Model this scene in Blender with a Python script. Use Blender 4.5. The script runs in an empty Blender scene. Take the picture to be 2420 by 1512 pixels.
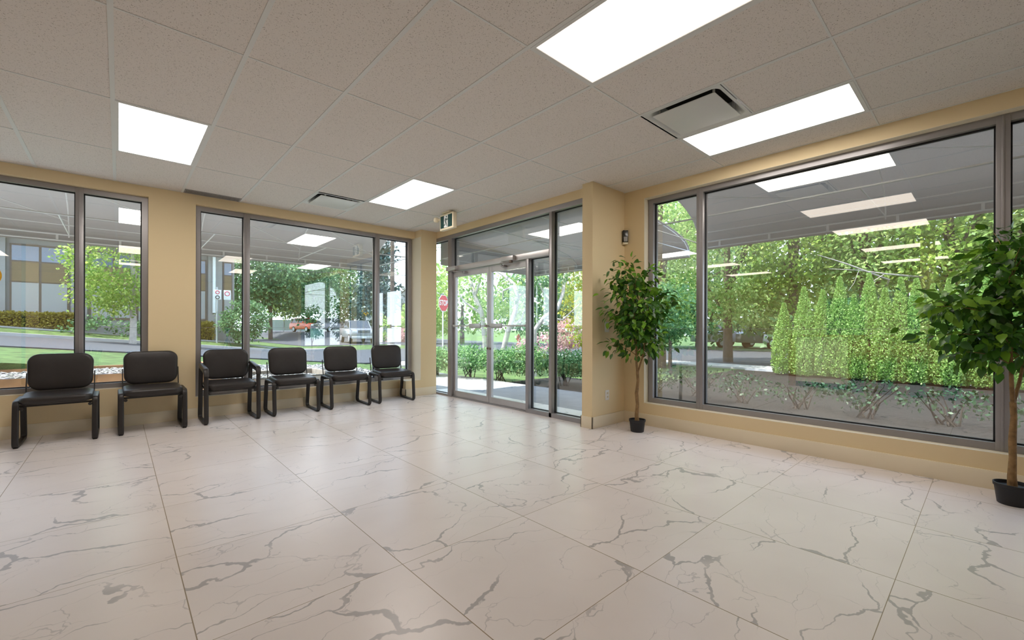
import bpy, bmesh, math, random
import numpy as np
from mathutils import Vector, Matrix

sc = bpy.context.scene
C = sc.collection
PI = math.pi

# ------------------------------------------------------------------ camera, sky, sun, exposure
EYE = 1.13
FPX, THETA, CX, CY, ROLL = 1023.995, 0.8374, 1203.326, 776.0, -0.0023
cam = bpy.data.objects.new('camera', bpy.data.cameras.new('camera'))
C.objects.link(cam)
cam.data.sensor_fit = 'HORIZONTAL'
cam.data.sensor_width = 36.0
cam.data.lens = FPX / 2420 * 36.0
cam.data.shift_x = (1210 - CX) / 2420
cam.data.shift_y = (CY - 756) / 2420
cam.data.clip_start = 0.02
fwd = Vector((math.cos(THETA), math.sin(THETA), 0))
right = Vector((math.sin(THETA), -math.cos(THETA), 0))
up = Vector((0, 0, 1))
r2 = right * math.cos(-ROLL) + up * math.sin(-ROLL)
u2 = up * math.cos(-ROLL) - right * math.sin(-ROLL)
cam.matrix_world = Matrix(((r2.x, u2.x, -fwd.x, 0), (r2.y, u2.y, -fwd.y, 0), (r2.z, u2.z, -fwd.z, EYE), (0, 0, 0, 1)))
sc.camera = cam

sc.view_settings.view_transform = 'Standard'
sc.view_settings.look = 'None'
sc.view_settings.gamma = 1.0
sc.view_settings.exposure = -0.16
sc.view_settings.use_curve_mapping = False
sc.cycles.use_denoising = True
sc.cycles.transparent_max_bounces = 24
sc.cycles.max_bounces = 8
sc.cycles.diffuse_bounces = 5
sc.cycles.sample_clamp_indirect = 8.0

world = bpy.data.worlds.new('sky')
sc.world = world
world.use_nodes = True
wn = world.node_tree
wn.nodes.clear()
wo = wn.nodes.new('ShaderNodeOutputWorld')
wb = wn.nodes.new('ShaderNodeBackground')
wr = wn.nodes.new('ShaderNodeValToRGB')
wt = wn.nodes.new('ShaderNodeTexCoord')
wx = wn.nodes.new('ShaderNodeSeparateXYZ')
wn.links.new(wt.outputs['Generated'], wx.inputs[0])
wn.links.new(wx.outputs['Z'], wr.inputs[0])
wr.color_ramp.elements[0].position = 0.0
wr.color_ramp.elements[0].color = (0.76, 0.87, 1.0, 1)
wr.color_ramp.elements[1].position = 0.75
wr.color_ramp.elements[1].color = (0.52, 0.70, 1.0, 1)
wn.links.new(wr.outputs[0], wb.inputs['Color'])
wb.inputs['Strength'].default_value = 5.2
wn.links.new(wb.outputs[0], wo.inputs['Surface'])

sun = bpy.data.objects.new('sun', bpy.data.lights.new('sun', 'SUN'))
C.objects.link(sun)
sun.data.energy = 15.0
sun.data.angle = math.radians(0.6)
sun.data.color = (1.0, 0.95, 0.86)
SUN_DIR = Vector((-0.30, 0.16, 0.93)).normalized()     # towards the sun
sun.rotation_euler = SUN_DIR.to_track_quat('Z', 'Y').to_euler()
LAMP = 5.0                                            # radiance of the ceiling panels

# ------------------------------------------------------------------ helpers
def tag(o, label=None, cat=None, group=None, kind=None):
    if label: o['label'] = label
    if cat: o['category'] = cat
    if group: o['group'] = group
    if kind: o['kind'] = kind
    return o

def empty(name, loc=(0, 0, 0), rz=0.0, label=None, cat=None, group=None, kind=None):
    o = bpy.data.objects.new(name, None)
    C.objects.link(o)
    o.location = loc
    o.rotation_euler = (0, 0, rz)
    o.empty_display_size = 0.1
    return tag(o, label, cat, group, kind)

def link_mesh(name, me, mat, parent=None):
    o = bpy.data.objects.new(name, me)
    C.objects.link(o)
    for m in (mat if isinstance(mat, (list, tuple)) else [mat]):
        me.materials.append(m)
    if parent is not None: o.parent = parent
    return o

def copy_tree(o, parent=None):
    c = o.copy()
    C.objects.link(c)
    if parent is not None: c.parent = parent
    for ch in list(o.children):
        copy_tree(ch, c)
    return c

class MB:
    """collects shapes, builds ONE mesh object"""
    def __init__(s): s.bm = bmesh.new()
    def box(s, x0, x1, y0, y1, z0, z1, bev=0.0, M=None, seg=2):
        r = bmesh.ops.create_cube(s.bm, size=1.0)
        vs = r['verts']
        for v in vs:
            v.co = Vector(((x0 + x1) / 2 + v.co.x * (x1 - x0), (y0 + y1) / 2 + v.co.y * (y1 - y0), (z0 + z1) / 2 + v.co.z * (z1 - z0)))
        if bev > 0:
            es = list({e for v in vs for e in v.link_edges})
            rr = bmesh.ops.bevel(s.bm, geom=es, offset=bev, segments=seg, profile=0.5, affect='EDGES')
            vs = list({v for f in rr['faces'] for v in f.verts} | {v for v in vs if v.is_valid})
        if M is not None: bmesh.ops.transform(s.bm, matrix=M, verts=vs)
        return vs
    def tube(s, pts, r, n=8, flat=None, cap=True, closed=False, ref=None):
        """sweep; r number or list; flat=(wx, wd) elliptic/rounded section with ref axis"""
        pts = [Vector(p) for p in pts]
        N = len(pts)
        rs = r if isinstance(r, (list, tuple)) else [r] * N
        rings = []
        prev = None
        for i, p in enumerate(pts):
            if closed: t = (pts[(i + 1) % N] - pts[i - 1])
            else: t = pts[min(i + 1, N - 1)] - pts[max(i - 1, 0)]
            t.normalize()
            if ref is not None: a = Vector(ref)
            elif prev is not None: a = prev
            else: a = Vector((0, 0, 1)) if abs(t.z) < 0.9 else Vector((1, 0, 0))
            a = (a - t * a.dot(t))
            if a.length < 1e-6: a = t.orthogonal()
            a.normalize(); prev = a
            b = t.cross(a)
            ring = []
            for k in range(n):
                an = 2 * PI * (k + 0.5) / n
                c, q = math.cos(an), math.sin(an)
                if flat:
                    e = 0.45
                    c = math.copysign(abs(c) ** e, c); q = math.copysign(abs(q) ** e, q)
                    ring.append(s.bm.verts.new(p + a * c * flat[0] / 2 + b * q * flat[1] / 2))
                else:
                    ring.append(s.bm.verts.new(p + a * c * rs[i] + b * q * rs[i]))
            rings.append(ring)
        M = N if closed else N - 1
        for i in range(M):
            A, B = rings[i], rings[(i + 1) % N]
            for k in range(n):
                s.bm.faces.new((A[k], A[(k + 1) % n], B[(k + 1) % n], B[k]))
        if cap and not closed:
            s.bm.faces.new(list(reversed(rings[0]))); s.bm.faces.new(rings[-1])
    def lathe(s, prof, center=(0, 0, 0), n=32, M=None):
        rings = []
        for (r, z) in prof:
            rings.append([s.bm.verts.new(Vector(center) + Vector((r * math.cos(2 * PI * k / n), r * math.sin(2 * PI * k / n), z))) for k in range(n)])
        for i in range(len(rings) - 1):
            for k in range(n):
                s.bm.faces.new((rings[i][k], rings[i][(k + 1) % n], rings[i + 1][(k + 1) % n], rings[i + 1][k]))
        for ring, rev in ((rings[0], True), (rings[-1], False)):
            try: s.bm.faces.new(list(reversed(ring)) if rev else ring)
            except ValueError: pass
        if M is not None: bmesh.ops.transform(s.bm, matrix=M, verts=[v for r in rings for v in r])
    def prism(s, pts, thick, M=None):
        """polygon in xy extruded along +z by thick"""
        a = [s.bm.verts.new((p[0], p[1], 0)) for p in pts]
        b = [s.bm.verts.new((p[0], p[1], thick)) for p in pts]
        n = len(pts)
        s.bm.faces.new(list(reversed(a))); s.bm.faces.new(b)
        for i in range(n): s.bm.faces.new((a[i], a[(i + 1) % n], b[(i + 1) % n], b[i]))
        if M is not None: bmesh.ops.transform(s.bm, matrix=M, verts=a + b)
    def quad(s, a, b, c, d):
        s.bm.faces.new([s.bm.verts.new(p) for p in (a, b, c, d)])
    def build(s, name, mat, parent=None, smooth=None):
        bmesh.ops.recalc_face_normals(s.bm, faces=s.bm.faces[:])
        me = bpy.data.meshes.new(name)
        s.bm.to_mesh(me); s.bm.free()
        if smooth is not None:
            for p in me.polygons: p.use_smooth = True
            me.set_sharp_from_angle(angle=math.radians(smooth))
        return link_mesh(name, me, mat, parent)

def part(name, parent, mat, *boxes, bev=0.0):
    m = MB()
    for b in boxes: m.box(*b, bev=bev)
    return m.build(name, mat, parent, 30 if bev else None)

# ------------------------------------------------------------------ materials
def mat(name, col, rough=0.6, metal=0.0, spec=0.4, noise=None, bump=None, coat=0.0):
    m = bpy.data.materials.new(name)
    m.use_nodes = True
    nt = m.node_tree
    p = nt.nodes['Principled BSDF']
    p.inputs['Base Color'].default_value = (*col, 1)
    p.inputs['Roughness'].default_value = rough
    p.inputs['Metallic'].default_value = metal
    p.inputs['Specular IOR Level'].default_value = spec
    p.inputs['Coat Weight'].default_value = coat
    if noise:
        sc_, amt = noise
        tc = nt.nodes.new('ShaderNodeTexCoord'); n = nt.nodes.new('ShaderNodeTexNoise')
        n.inputs['Scale'].default_value = sc_; n.inputs['Detail'].default_value = 5
        nt.links.new(tc.outputs['Object'], n.inputs['Vector'])
        r = nt.nodes.new('ShaderNodeValToRGB')
        r.color_ramp.elements[0].position = 0.3; r.color_ramp.elements[1].position = 0.7
        r.color_ramp.elements[0].color = (*[c * (1 - amt) for c in col], 1)
        r.color_ramp.elements[1].color = (*[min(1, c * (1 + amt)) for c in col], 1)
        nt.links.new(n.outputs['Fac'], r.inputs[0]); nt.links.new(r.outputs[0], p.inputs['Base Color'])
    if bump:
        sc_, st, d = bump
        tc = nt.nodes.new('ShaderNodeTexCoord'); n = nt.nodes.new('ShaderNodeTexNoise')
        n.inputs['Scale'].default_value = sc_; n.inputs['Detail'].default_value = 4
        b = nt.nodes.new('ShaderNodeBump'); b.inputs['Strength'].default_value = st; b.inputs['Distance'].default_value = d
        nt.links.new(tc.outputs['Object'], n.inputs['Vector'])
        nt.links.new(n.outputs['Fac'], b.inputs['Height']); nt.links.new(b.outputs[0], p.inputs['Normal'])
    return m

def emit(name, col, s):
    m = bpy.data.materials.new(name); m.use_nodes = True
    nt = m.node_tree; nt.nodes.clear()
    o = nt.nodes.new('ShaderNodeOutputMaterial'); e = nt.nodes.new('ShaderNodeEmission')
    e.inputs[0].default_value = (*col, 1); e.inputs[1].default_value = s
    nt.links.new(e.outputs[0], o.inputs[0])
    return m

def glass(name, base=0.13, tint=(0.97, 0.985, 0.98)):
    m = bpy.data.materials.new(name); m.use_nodes = True
    nt = m.node_tree; nt.nodes.clear()
    o = nt.nodes.new('ShaderNodeOutputMaterial'); mx = nt.nodes.new('ShaderNodeMixShader')
    t = nt.nodes.new('ShaderNodeBsdfTransparent'); g = nt.nodes.new('ShaderNodeBsdfGlossy')
    f = nt.nodes.new('ShaderNodeLayerWeight'); f.inputs[0].default_value = 0.5
    pw = nt.nodes.new('ShaderNodeMath'); pw.operation = 'POWER'; pw.inputs[1].default_value = 4.5
    nt.links.new(f.outputs['Facing'], pw.inputs[0])
    a = nt.nodes.new('ShaderNodeMath'); a.operation = 'MULTIPLY_ADD'; a.use_clamp = True; a.inputs[1].default_value = 0.85; a.inputs[2].default_value = base
    t.inputs[0].default_value = (*tint, 1); g.inputs['Roughness'].default_value = 0.0
    g.inputs['Color'].default_value = (1, 0.98, 0.95, 1)
    nt.links.new(pw.outputs[0], a.inputs[0]); nt.links.new(a.outputs[0], mx.inputs[0])
    nt.links.new(t.outputs[0], mx.inputs[1]); nt.links.new(g.outputs[0], mx.inputs[2])
    nt.links.new(mx.outputs[0], o.inputs[0])
    return m

def leafmat(name, c0, c1, c2, trans=0.4, rough=0.45, spec=0.35):
    m = bpy.data.materials.new(name); m.use_nodes = True
    nt = m.node_tree; p = nt.nodes['Principled BSDF']; o = nt.nodes['Material Output']
    g = nt.nodes.new('ShaderNodeNewGeometry'); r = nt.nodes.new('ShaderNodeValToRGB')
    r.color_ramp.elements[0].color = (*c0, 1); r.color_ramp.elements[1].color = (*c2, 1)
    e = r.color_ramp.elements.new(0.55); e.color = (*c1, 1)
    nt.links.new(g.outputs['Random Per Island'], r.inputs[0])
    nt.links.new(r.outputs[0], p.inputs['Base Color'])
    p.inputs['Roughness'].default_value = rough; p.inputs['Specular IOR Level'].default_value = spec
    t = nt.nodes.new('ShaderNodeBsdfTranslucent'); nt.links.new(r.outputs[0], t.inputs[0])
    mx = nt.nodes.new('ShaderNodeMixShader'); mx.inputs[0].default_value = trans
    nt.links.new(p.outputs[0], mx.inputs[1]); nt.links.new(t.outputs[0], mx.inputs[2]); nt.links.new(mx.outputs[0], o.inputs[0])
    return m

def math_node(nt, op, a, b=None, clamp=False):
    n = nt.nodes.new('ShaderNodeMath'); n.operation = op; n.use_clamp = clamp
    for i, v in enumerate((a, b)):
        if v is None: continue
        if isinstance(v, (int, float)): n.inputs[i].default_value = v
        else: nt.links.new(v, n.inputs[i])
    return n.outputs[0]

def marble_floor():
    m = bpy.data.materials.new('marble_tile'); m.use_nodes = True
    nt = m.node_tree; p = nt.nodes['Principled BSDF']; L = nt.links.new
    tc = nt.nodes.new('ShaderNodeTexCoord'); sx = nt.nodes.new('ShaderNodeSeparateXYZ')
    L(tc.outputs['Object'], sx.inputs[0])
    u = math_node(nt, 'DIVIDE', math_node(nt, 'SUBTRACT', sx.outputs['X'], 0.213), 0.7985)
    v = math_node(nt, 'DIVIDE', math_node(nt, 'SUBTRACT', sx.outputs['Y'], 0.285), 0.7985)
    fu, fv = math_node(nt, 'FLOOR', u), math_node(nt, 'FLOOR', v)
    lu, lv = math_node(nt, 'SUBTRACT', u, fu), math_node(nt, 'SUBTRACT', v, fv)
    # grout: the joints running along y read wider than those along x
    eu = math_node(nt, 'MINIMUM', lu, math_node(nt, 'SUBTRACT', 1.0, lu))
    ev = math_node(nt, 'MINIMUM', lv, math_node(nt, 'SUBTRACT', 1.0, lv))
    gr = math_node(nt, 'MAXIMUM', math_node(nt, 'LESS_THAN', eu, 0.0026), math_node(nt, 'LESS_THAN', ev, 0.0018))
    # one random shift per tile
    cid = nt.nodes.new('ShaderNodeCombineXYZ'); L(fu, cid.inputs[0]); L(fv, cid.inputs[1])
    wnz = nt.nodes.new('ShaderNodeTexWhiteNoise'); wnz.noise_dimensions = '2D'; L(cid.outputs[0], wnz.inputs['Vector'])
    sh = nt.nodes.new('ShaderNodeVectorMath'); sh.operation = 'SCALE'; sh.inputs['Scale'].default_value = 37.0
    L(wnz.outputs['Color'], sh.inputs[0])
    loc = nt.nodes.new('ShaderNodeCombineXYZ'); L(lu, loc.inputs[0]); L(lv, loc.inputs[1])
    add = nt.nodes.new('ShaderNodeVectorMath'); L(loc.outputs[0], add.inputs[0]); L(sh.outputs[0], add.inputs[1])
    # warp
    nz = nt.nodes.new('ShaderNodeTexNoise'); nz.inputs['Scale'].default_value = 1.7; nz.inputs['Detail'].default_value = 5; nz.inputs['Roughness'].default_value = 0.52
    L(add.outputs[0], nz.inputs['Vector'])
    cen = nt.nodes.new('ShaderNodeVectorMath'); cen.operation = 'SUBTRACT'; L(nz.outputs['Color'], cen.inputs[0]); cen.inputs[1].default_value = (.5, .5, .5)
    scl = nt.nodes.new('ShaderNodeVectorMath'); scl.operation = 'SCALE'; scl.inputs['Scale'].default_value = 0.62; L(cen.outputs[0], scl.inputs[0])
    wv = nt.nodes.new('ShaderNodeVectorMath'); L(add.outputs[0], wv.inputs[0]); L(scl.outputs[0], wv.inputs[1])
    mp = nt.nodes.new('ShaderNodeMapping'); mp.inputs['Rotation'].default_value = (0, 0, 0.55); mp.inputs['Scale'].default_value = (0.75, 1.75, 1.0)
    L(wv.outputs[0], mp.inputs[0])
    def veins(scale, width, seed):
        vo = nt.nodes.new('ShaderNodeTexVoronoi'); vo.feature = 'DISTANCE_TO_EDGE'; vo.voronoi_dimensions = '3D'
        vo.inputs['Scale'].default_value = scale
        L(mp.outputs[0], vo.inputs['Vector'])
        n2 = nt.nodes.new('ShaderNodeTexNoise'); n2.inputs['Scale'].default_value = 1.9 + seed; n2.inputs['Detail'].default_value = 2
        L(add.outputs[0], n2.inputs['Vector'])
        wd = nt.nodes.new('ShaderNodeMapRange'); wd.inputs['From Min'].default_value = 0.42; wd.inputs['From Max'].default_value = 0.72
        wd.inputs['To Min'].default_value = width * 0.12; wd.inputs['To Max'].default_value = width
        L(n2.outputs['Fac'], wd.inputs[0])
        d = math_node(nt, 'DIVIDE', vo.outputs['Distance'], wd.outputs[0])
        k = math_node(nt, 'SUBTRACT', 1.0, d, True)
        k = math_node(nt, 'MULTIPLY', k, 3.0, True)
        fd = nt.nodes.new('ShaderNodeMapRange'); fd.inputs['From Min'].default_value = 0.36; fd.inputs['From Max'].default_value = 0.55
        L(n2.outputs['Fac'], fd.inputs[0])
        return math_node(nt, 'MULTIPLY', k, fd.outputs[0])
    v1 = veins(1.05, 0.024, 0.0); v2 = veins(2.2, 0.011, 1.3)
    vv = math_node(nt, 'MAXIMUM', math_node(nt, 'MULTIPLY', v1, 0.80), math_node(nt, 'MULTIPLY', v2, 0.42))
    cl = nt.nodes.new('ShaderNodeTexNoise'); cl.inputs['Scale'].default_value = 1.4; cl.inputs['Detail'].default_value = 3; L(add.outputs[0], cl.inputs['Vector'])
    cr = nt.nodes.new('ShaderNodeValToRGB'); cr.color_ramp.elements[0].color = (0.74, 0.675, 0.65, 1); cr.color_ramp.elements[1].color = (0.81, 0.75, 0.725, 1)
    cr.color_ramp.elements[0].position = 0.3; cr.color_ramp.elements[1].position = 0.7
    L(cl.outputs['Fac'], cr.inputs[0])
    mx = nt.nodes.new('ShaderNodeMix'); mx.data_type = 'RGBA'; L(vv, mx.inputs[0]); L(cr.outputs[0], mx.inputs[6]); mx.inputs[7].default_value = (0.34, 0.32, 0.32, 1)
    mg = nt.nodes.new('ShaderNodeMix'); mg.data_type = 'RGBA'; L(gr, mg.inputs[0]); L(mx.outputs[2], mg.inputs[6]); mg.inputs[7].default_value = (0.27, 0.20, 0.12, 1)
    L(mg.outputs[2], p.inputs['Base Color'])
    p.inputs['Roughness'].default_value = 0.30; p.inputs['Specular IOR Level'].default_value = 0.45
    return m

def ceiling_tile():
    m = bpy.data.materials.new('mineral_fibre_tile'); m.use_nodes = True
    nt = m.node_tree; p = nt.nodes['Principled BSDF']; L = nt.links.new
    tc = nt.nodes.new('ShaderNodeTexCoord')
    n = nt.nodes.new('ShaderNodeTexNoise'); n.inputs['Scale'].default_value = 160; n.inputs['Detail'].default_value = 2.0; n.inputs['Roughness'].default_value = 0.55
    L(tc.outputs['Object'], n.inputs['Vector'])
    r = nt.nodes.new('ShaderNodeValToRGB'); r.color_ramp.interpolation = 'LINEAR'
    r.color_ramp.elements[0].position = 0.30; r.color_ramp.elements[0].color = (0.30, 0.27, 0.23, 1)
    r.color_ramp.elements[1].position = 0.385; r.color_ramp.elements[1].color = (0.79, 0.745, 0.70, 1)
    L(n.outputs['Fac'], r.inputs[0]); L(r.outputs[0], p.inputs['Base Color'])
    p.inputs['Roughness'].default_value = 0.95; p.inputs['Specular IOR Level'].default_value = 0.1
    return m

def pebbles(name):
    m = bpy.data.materials.new(name); m.use_nodes = True
    nt = m.node_tree; p = nt.nodes['Principled BSDF']; L = nt.links.new
    tc = nt.nodes.new('ShaderNodeTexCoord'); v = nt.nodes.new('ShaderNodeTexVoronoi'); v.inputs['Scale'].default_value = 17
    L(tc.outputs['Object'], v.inputs['Vector'])
    r = nt.nodes.new('ShaderNodeValToRGB'); r.color_ramp.elements[0].color = (0.60, 0.60, 0.585, 1); r.color_ramp.elements[1].color = (0.05, 0.05, 0.05, 1)
    r.color_ramp.elements[0].position = 0.25; r.color_ramp.elements[1].position = 0.72
    L(v.outputs['Distance'], r.inputs[0])
    mx = nt.nodes.new('ShaderNodeMix'); mx.data_type = 'RGBA'; mx.blend_type = 'MULTIPLY'; mx.inputs[0].default_value = 0.12
    L(r.outputs[0], mx.inputs[6]); L(v.outputs['Color'], mx.inputs[7]); L(mx.outputs[2], p.inputs['Base Color'])
    b = nt.nodes.new('ShaderNodeBump'); b.invert = True; b.inputs['Strength'].default_value = 1.0; b.inputs['Distance'].default_value = 0.04
    L(v.outputs['Distance'], b.inputs['Height']); L(b.outputs[0], p.inputs['Normal'])
    p.inputs['Roughness'].default_value = 0.7
    return m

M = {}
M['wall'] = mat('cream_wall_paint', (0.82, 0.665, 0.41), 0.75, spec=0.2, bump=(220, 0.06, 0.002))
M['base'] = mat('cream_baseboard', (0.82, 0.72, 0.54), 0.55, spec=0.3)
M['reveal'] = mat('pale_sill_and_daylit_reveal', (0.83, 0.76, 0.60), 0.6)
M['floor'] = marble_floor()
M['tile'] = ceiling_tile()
M['tee'] = mat('ceiling_grid_metal', (0.74, 0.75, 0.73), 0.5, spec=0.3)
M['alu'] = mat('anodised_window_frame', (0.34, 0.325, 0.325), 0.38, metal=0.5, spec=0.4, noise=(3.0, 0.05))
M['aludoor'] = mat('clear_anodised_door', (0.52, 0.50, 0.49), 0.36, metal=0.6, noise=(3.0, 0.05))
M['gasket'] = mat('black_gasket', (0.015, 0.015, 0.017), 0.6)
M['glass'] = glass('window_glass', 0.22)
M['glassdoor'] = glass('door_glass', 0.13)
M['black'] = mat('black_metal', (0.022, 0.019, 0.018), 0.42, spec=0.45, bump=(90, 0.05, 0.002))
M['vinyl'] = mat('black_vinyl', (0.028, 0.024, 0.023), 0.40, spec=0.42, noise=(6, 0.12), bump=(14, 0.12, 0.01))
M['plastic'] = mat('black_pot_plastic', (0.018, 0.018, 0.02), 0.5)
M['soil'] = mat('dark_soil', (0.05, 0.035, 0.02), 0.9, noise=(60, 0.5), bump=(60, 0.8, 0.01))
M['bark'] = mat('ficus_bark', (0.26, 0.155, 0.065), 0.75, noise=(28, 0.35), bump=(55, 0.6, 0.006))
M['ficus'] = leafmat('ficus_leaf', (0.028, 0.095, 0.012), (0.065, 0.185, 0.02), (0.24, 0.46, 0.035), 0.30, 0.36, 0.45)
M['white'] = mat('white_plastic', (0.80, 0.78, 0.74), 0.4)
M['ivory'] = mat('ivory_plastic', (0.83, 0.74, 0.55), 0.45)
M['ventmetal'] = mat('painted_vent_steel', (0.72, 0.74, 0.72), 0.35, spec=0.5)
M['dark'] = mat('dark_void', (0.02, 0.02, 0.02), 0.8)
M['grille'] = mat('grille_grey', (0.36, 0.35, 0.34), 0.5)
M['lamp'] = emit('lamp_diffuser', (1.0, 0.88, 0.77), LAMP * .45)
M['lampdim'] = emit('dimmer_lamp_diffuser', (1.0, 0.88, 0.77), LAMP * .6)
M['lampbright'] = emit('bright_lamp_diffuser', (1.0, 0.93, 0.87), LAMP * 2.8)
M['green'] = mat('exit_green', (0.012, 0.06, 0.055), 0.4)
M['signwhite'] = mat('sign_white', (0.85, 0.87, 0.86), 0.4)
M['fabric'] = mat('grey_awning_fabric', (0.46, 0.445, 0.44), 0.8, noise=(2, 0.05))
M['rib'] = mat('white_awning_tube', (0.75, 0.75, 0.76), 0.45)
M['concrete'] = mat('concrete_paving', (0.27, 0.27, 0.275), 0.85, noise=(4, 0.12), bump=(40, 0.2, 0.004))
M['sidewalk'] = mat('pale_sidewalk', (0.42, 0.41, 0.40), 0.85, noise=(3, 0.08))
M['asphalt'] = mat('asphalt', (0.062, 0.066, 0.076), 0.85, noise=(14, 0.2), bump=(120, 0.3, 0.004))
M['grass'] = mat('lawn_grass', (0.085, 0.145, 0.04), 0.9, noise=(5, 0.55), bump=(60, 0.9, 0.03))
M['earth'] = mat('shade_darkened_mulch', (0.010, 0.0085, 0.007), 0.95, noise=(20, 0.4), bump=(40, 0.8, 0.02))  # mulch, its colour darkened further for the shade outside the right window
M['pebble'] = pebbles('white_pebbles')
M['cedarwood'] = mat('planter_timber', (0.36, 0.19, 0.09), 0.7, noise=(7, 0.3))
M['greywood'] = mat('weathered_timber', (0.36, 0.32, 0.27), 0.8, noise=(7, 0.2))
M['concgrey'] = mat('grey_stucco', (0.31, 0.30, 0.285), 0.85, noise=(3, 0.05))
M['winglass'] = mat('far_window_glass', (0.16, 0.20, 0.27), 0.08, spec=0.8)
M['brownpanel'] = mat('brown_spandrel', (0.22, 0.155, 0.08), 0.6)
M['palepanel'] = mat('pale_spandrel', (0.36, 0.355, 0.34), 0.7)
M['brown'] = mat('brown_frame', (0.16, 0.12, 0.09), 0.6)
M['barkpale'] = mat('pale_bark', (0.46, 0.42, 0.38), 0.85, noise=(9, 0.25), bump=(30, 0.6, 0.02))
M['barkdark'] = mat('dark_bark', (0.13, 0.10, 0.08), 0.9, noise=(9, 0.3), bump=(30, 0.6, 0.02))
M['twig'] = mat('dark_twig', (0.045, 0.035, 0.028), 0.9)
M['maple'] = leafmat('maple_leaf', (0.17, 0.32, 0.05), (0.34, 0.50, 0.10), (0.58, 0.66, 0.18), 0.5)
M['deepleaf'] = leafmat('deep_green_leaf', (0.05, 0.14, 0.06), (0.12, 0.26, 0.11), (0.26, 0.42, 0.19), 0.4)
M['freshleaf'] = leafmat('fresh_green_leaf', (0.18, 0.34, 0.08), (0.38, 0.54, 0.17), (0.62, 0.70, 0.30), 0.5)
M['yellowleaf'] = leafmat('yellow_green_leaf', (0.30, 0.36, 0.03), (0.52, 0.54, 0.05), (0.68, 0.62, 0.10), 0.5)
M['conifer'] = leafmat('blue_green_conifer', (0.03, 0.08, 0.07), (0.07, 0.14, 0.13), (0.14, 0.22, 0.20), 0.3)
M['cedarleaf'] = leafmat('cedar_foliage', (0.20, 0.38, 0.08), (0.36, 0.56, 0.15), (0.52, 0.68, 0.26), 0.35)
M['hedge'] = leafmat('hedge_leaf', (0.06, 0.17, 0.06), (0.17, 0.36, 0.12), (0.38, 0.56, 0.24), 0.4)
M['shadeleaf'] = leafmat('shaded_hedge_leaf', (0.015, 0.045, 0.02), (0.03, 0.09, 0.035), (0.09, 0.19, 0.09), 0.25)  # darker copy of the hedge leaf, shade put into its colour
M['ochre'] = leafmat('ochre_hedge_leaf', (0.20, 0.17, 0.02), (0.32, 0.26, 0.03), (0.42, 0.34, 0.05), 0.3)
M['pinkflower'] = leafmat('pink_blossom', (0.45, 0.22, 0.25), (0.60, 0.36, 0.38), (0.70, 0.52, 0.48), 0.4)
M['grassblade'] = leafmat('pot_grass_blade', (0.03, 0.10, 0.02), (0.06, 0.18, 0.03), (0.14, 0.30, 0.05), 0.3)
M['stopred'] = mat('stop_sign_red', (0.72, 0.075, 0.12), 0.4)
M['yellow'] = mat('sign_yellow', (0.85, 0.50, 0.02), 0.5)
M['hydrantred'] = mat('hydrant_red', (0.70, 0.12, 0.13), 0.5)
M['galv'] = mat('galvanised_post', (0.55, 0.56, 0.57), 0.5, metal=0.3)
M['tealbox'] = mat('utility_box_green', (0.14, 0.26, 0.22), 0.6)
M['carred'] = mat('orange_red_car_paint', (0.78, 0.10, 0.025), 0.25, coat=0.6)
M['carsilver'] = mat('silver_car_paint', (0.30, 0.31, 0.34), 0.3, metal=0.3, coat=0.5)
M['cardark'] = mat('dark_car_paint', (0.10, 0.11, 0.14), 0.25, coat=0.6)
M['carwhite'] = mat('white_car_paint', (0.45, 0.46, 0.50), 0.3, coat=0.5)
M['tyre'] = mat('tyre_rubber', (0.02, 0.02, 0.02), 0.8)
M['carglass'] = mat('car_glass', (0.04, 0.05, 0.06), 0.06, spec=0.8)
M['headlamp'] = mat('headlamp_clear', (0.80, 0.82, 0.85), 0.1)
M['woodpanel'] = mat('desk_wood', (0.42, 0.20, 0.07), 0.45, noise=(5, 0.25))
M['roof'] = mat('dark_roof_shingle', (0.20, 0.21, 0.24), 0.85, noise=(5, 0.15))
M['siding'] = mat('house_siding', (0.42, 0.44, 0.48), 0.8)
M['cable'] = mat('overhead_cable', (0.05, 0.05, 0.06), 0.6)
M['fence'] = mat('pale_green_fence', (0.52, 0.62, 0.60), 0.6)
M['orange'] = mat('decal_orange', (0.85, 0.45, 0.03), 0.5)
M['mauve'] = mat('decal_mauve', (0.42, 0.28, 0.24), 0.5)
M['chequer'] = mat('sensor_mirror', (0.05, 0.05, 0.045), 0.2, metal=0.3, noise=(90, 0.9))

# ------------------------------------------------------------------ ROOM SHELL
H = 2.791
XR, YL = 4.60, 6.632            # inner faces of right and left walls
XB, YB = -6.4, -5.4             # far walls behind the camera
XS = 4.08                       # storefront inner face

def struct(name, mat_, boxes, bev=0.0):
    return tag(part(name, None, mat_, *boxes, bev=bev), kind='structure')

struct('floor', M['floor'], [(XB - .2, 4.72, YB - .2, YL + .2, -0.12, 0.0)])
# left wall with two window openings (thickness .2)
W1 = (-2.6, 0.258, 0.440, 2.672)
W2 = (0.712, 3.770, 0.262, 2.672)
yo = YL + 0.20
struct('wall_left', M['wall'], [(XB, W1[0], YL, yo, 0, H), (W1[0], W1[1], YL, yo, 0, W1[2]), (W1[0], W1[1], YL, yo, W1[3], H),
    (W1[1], W2[0], YL, yo, 0, H), (W2[0], W2[1], YL, yo, 0, W2[2]), (W2[0], 4.09, YL, yo, W2[3], H)])
struct('trim_1', M['reveal'], [(W1[0], W1[1] - .001, YL + .001, YL + .10, W1[2] - .004, W1[2] + .003), (W2[0] + .001, W2[1], YL + .001, YL + .10, W2[2] - .004, W2[2] + .003)])
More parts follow.
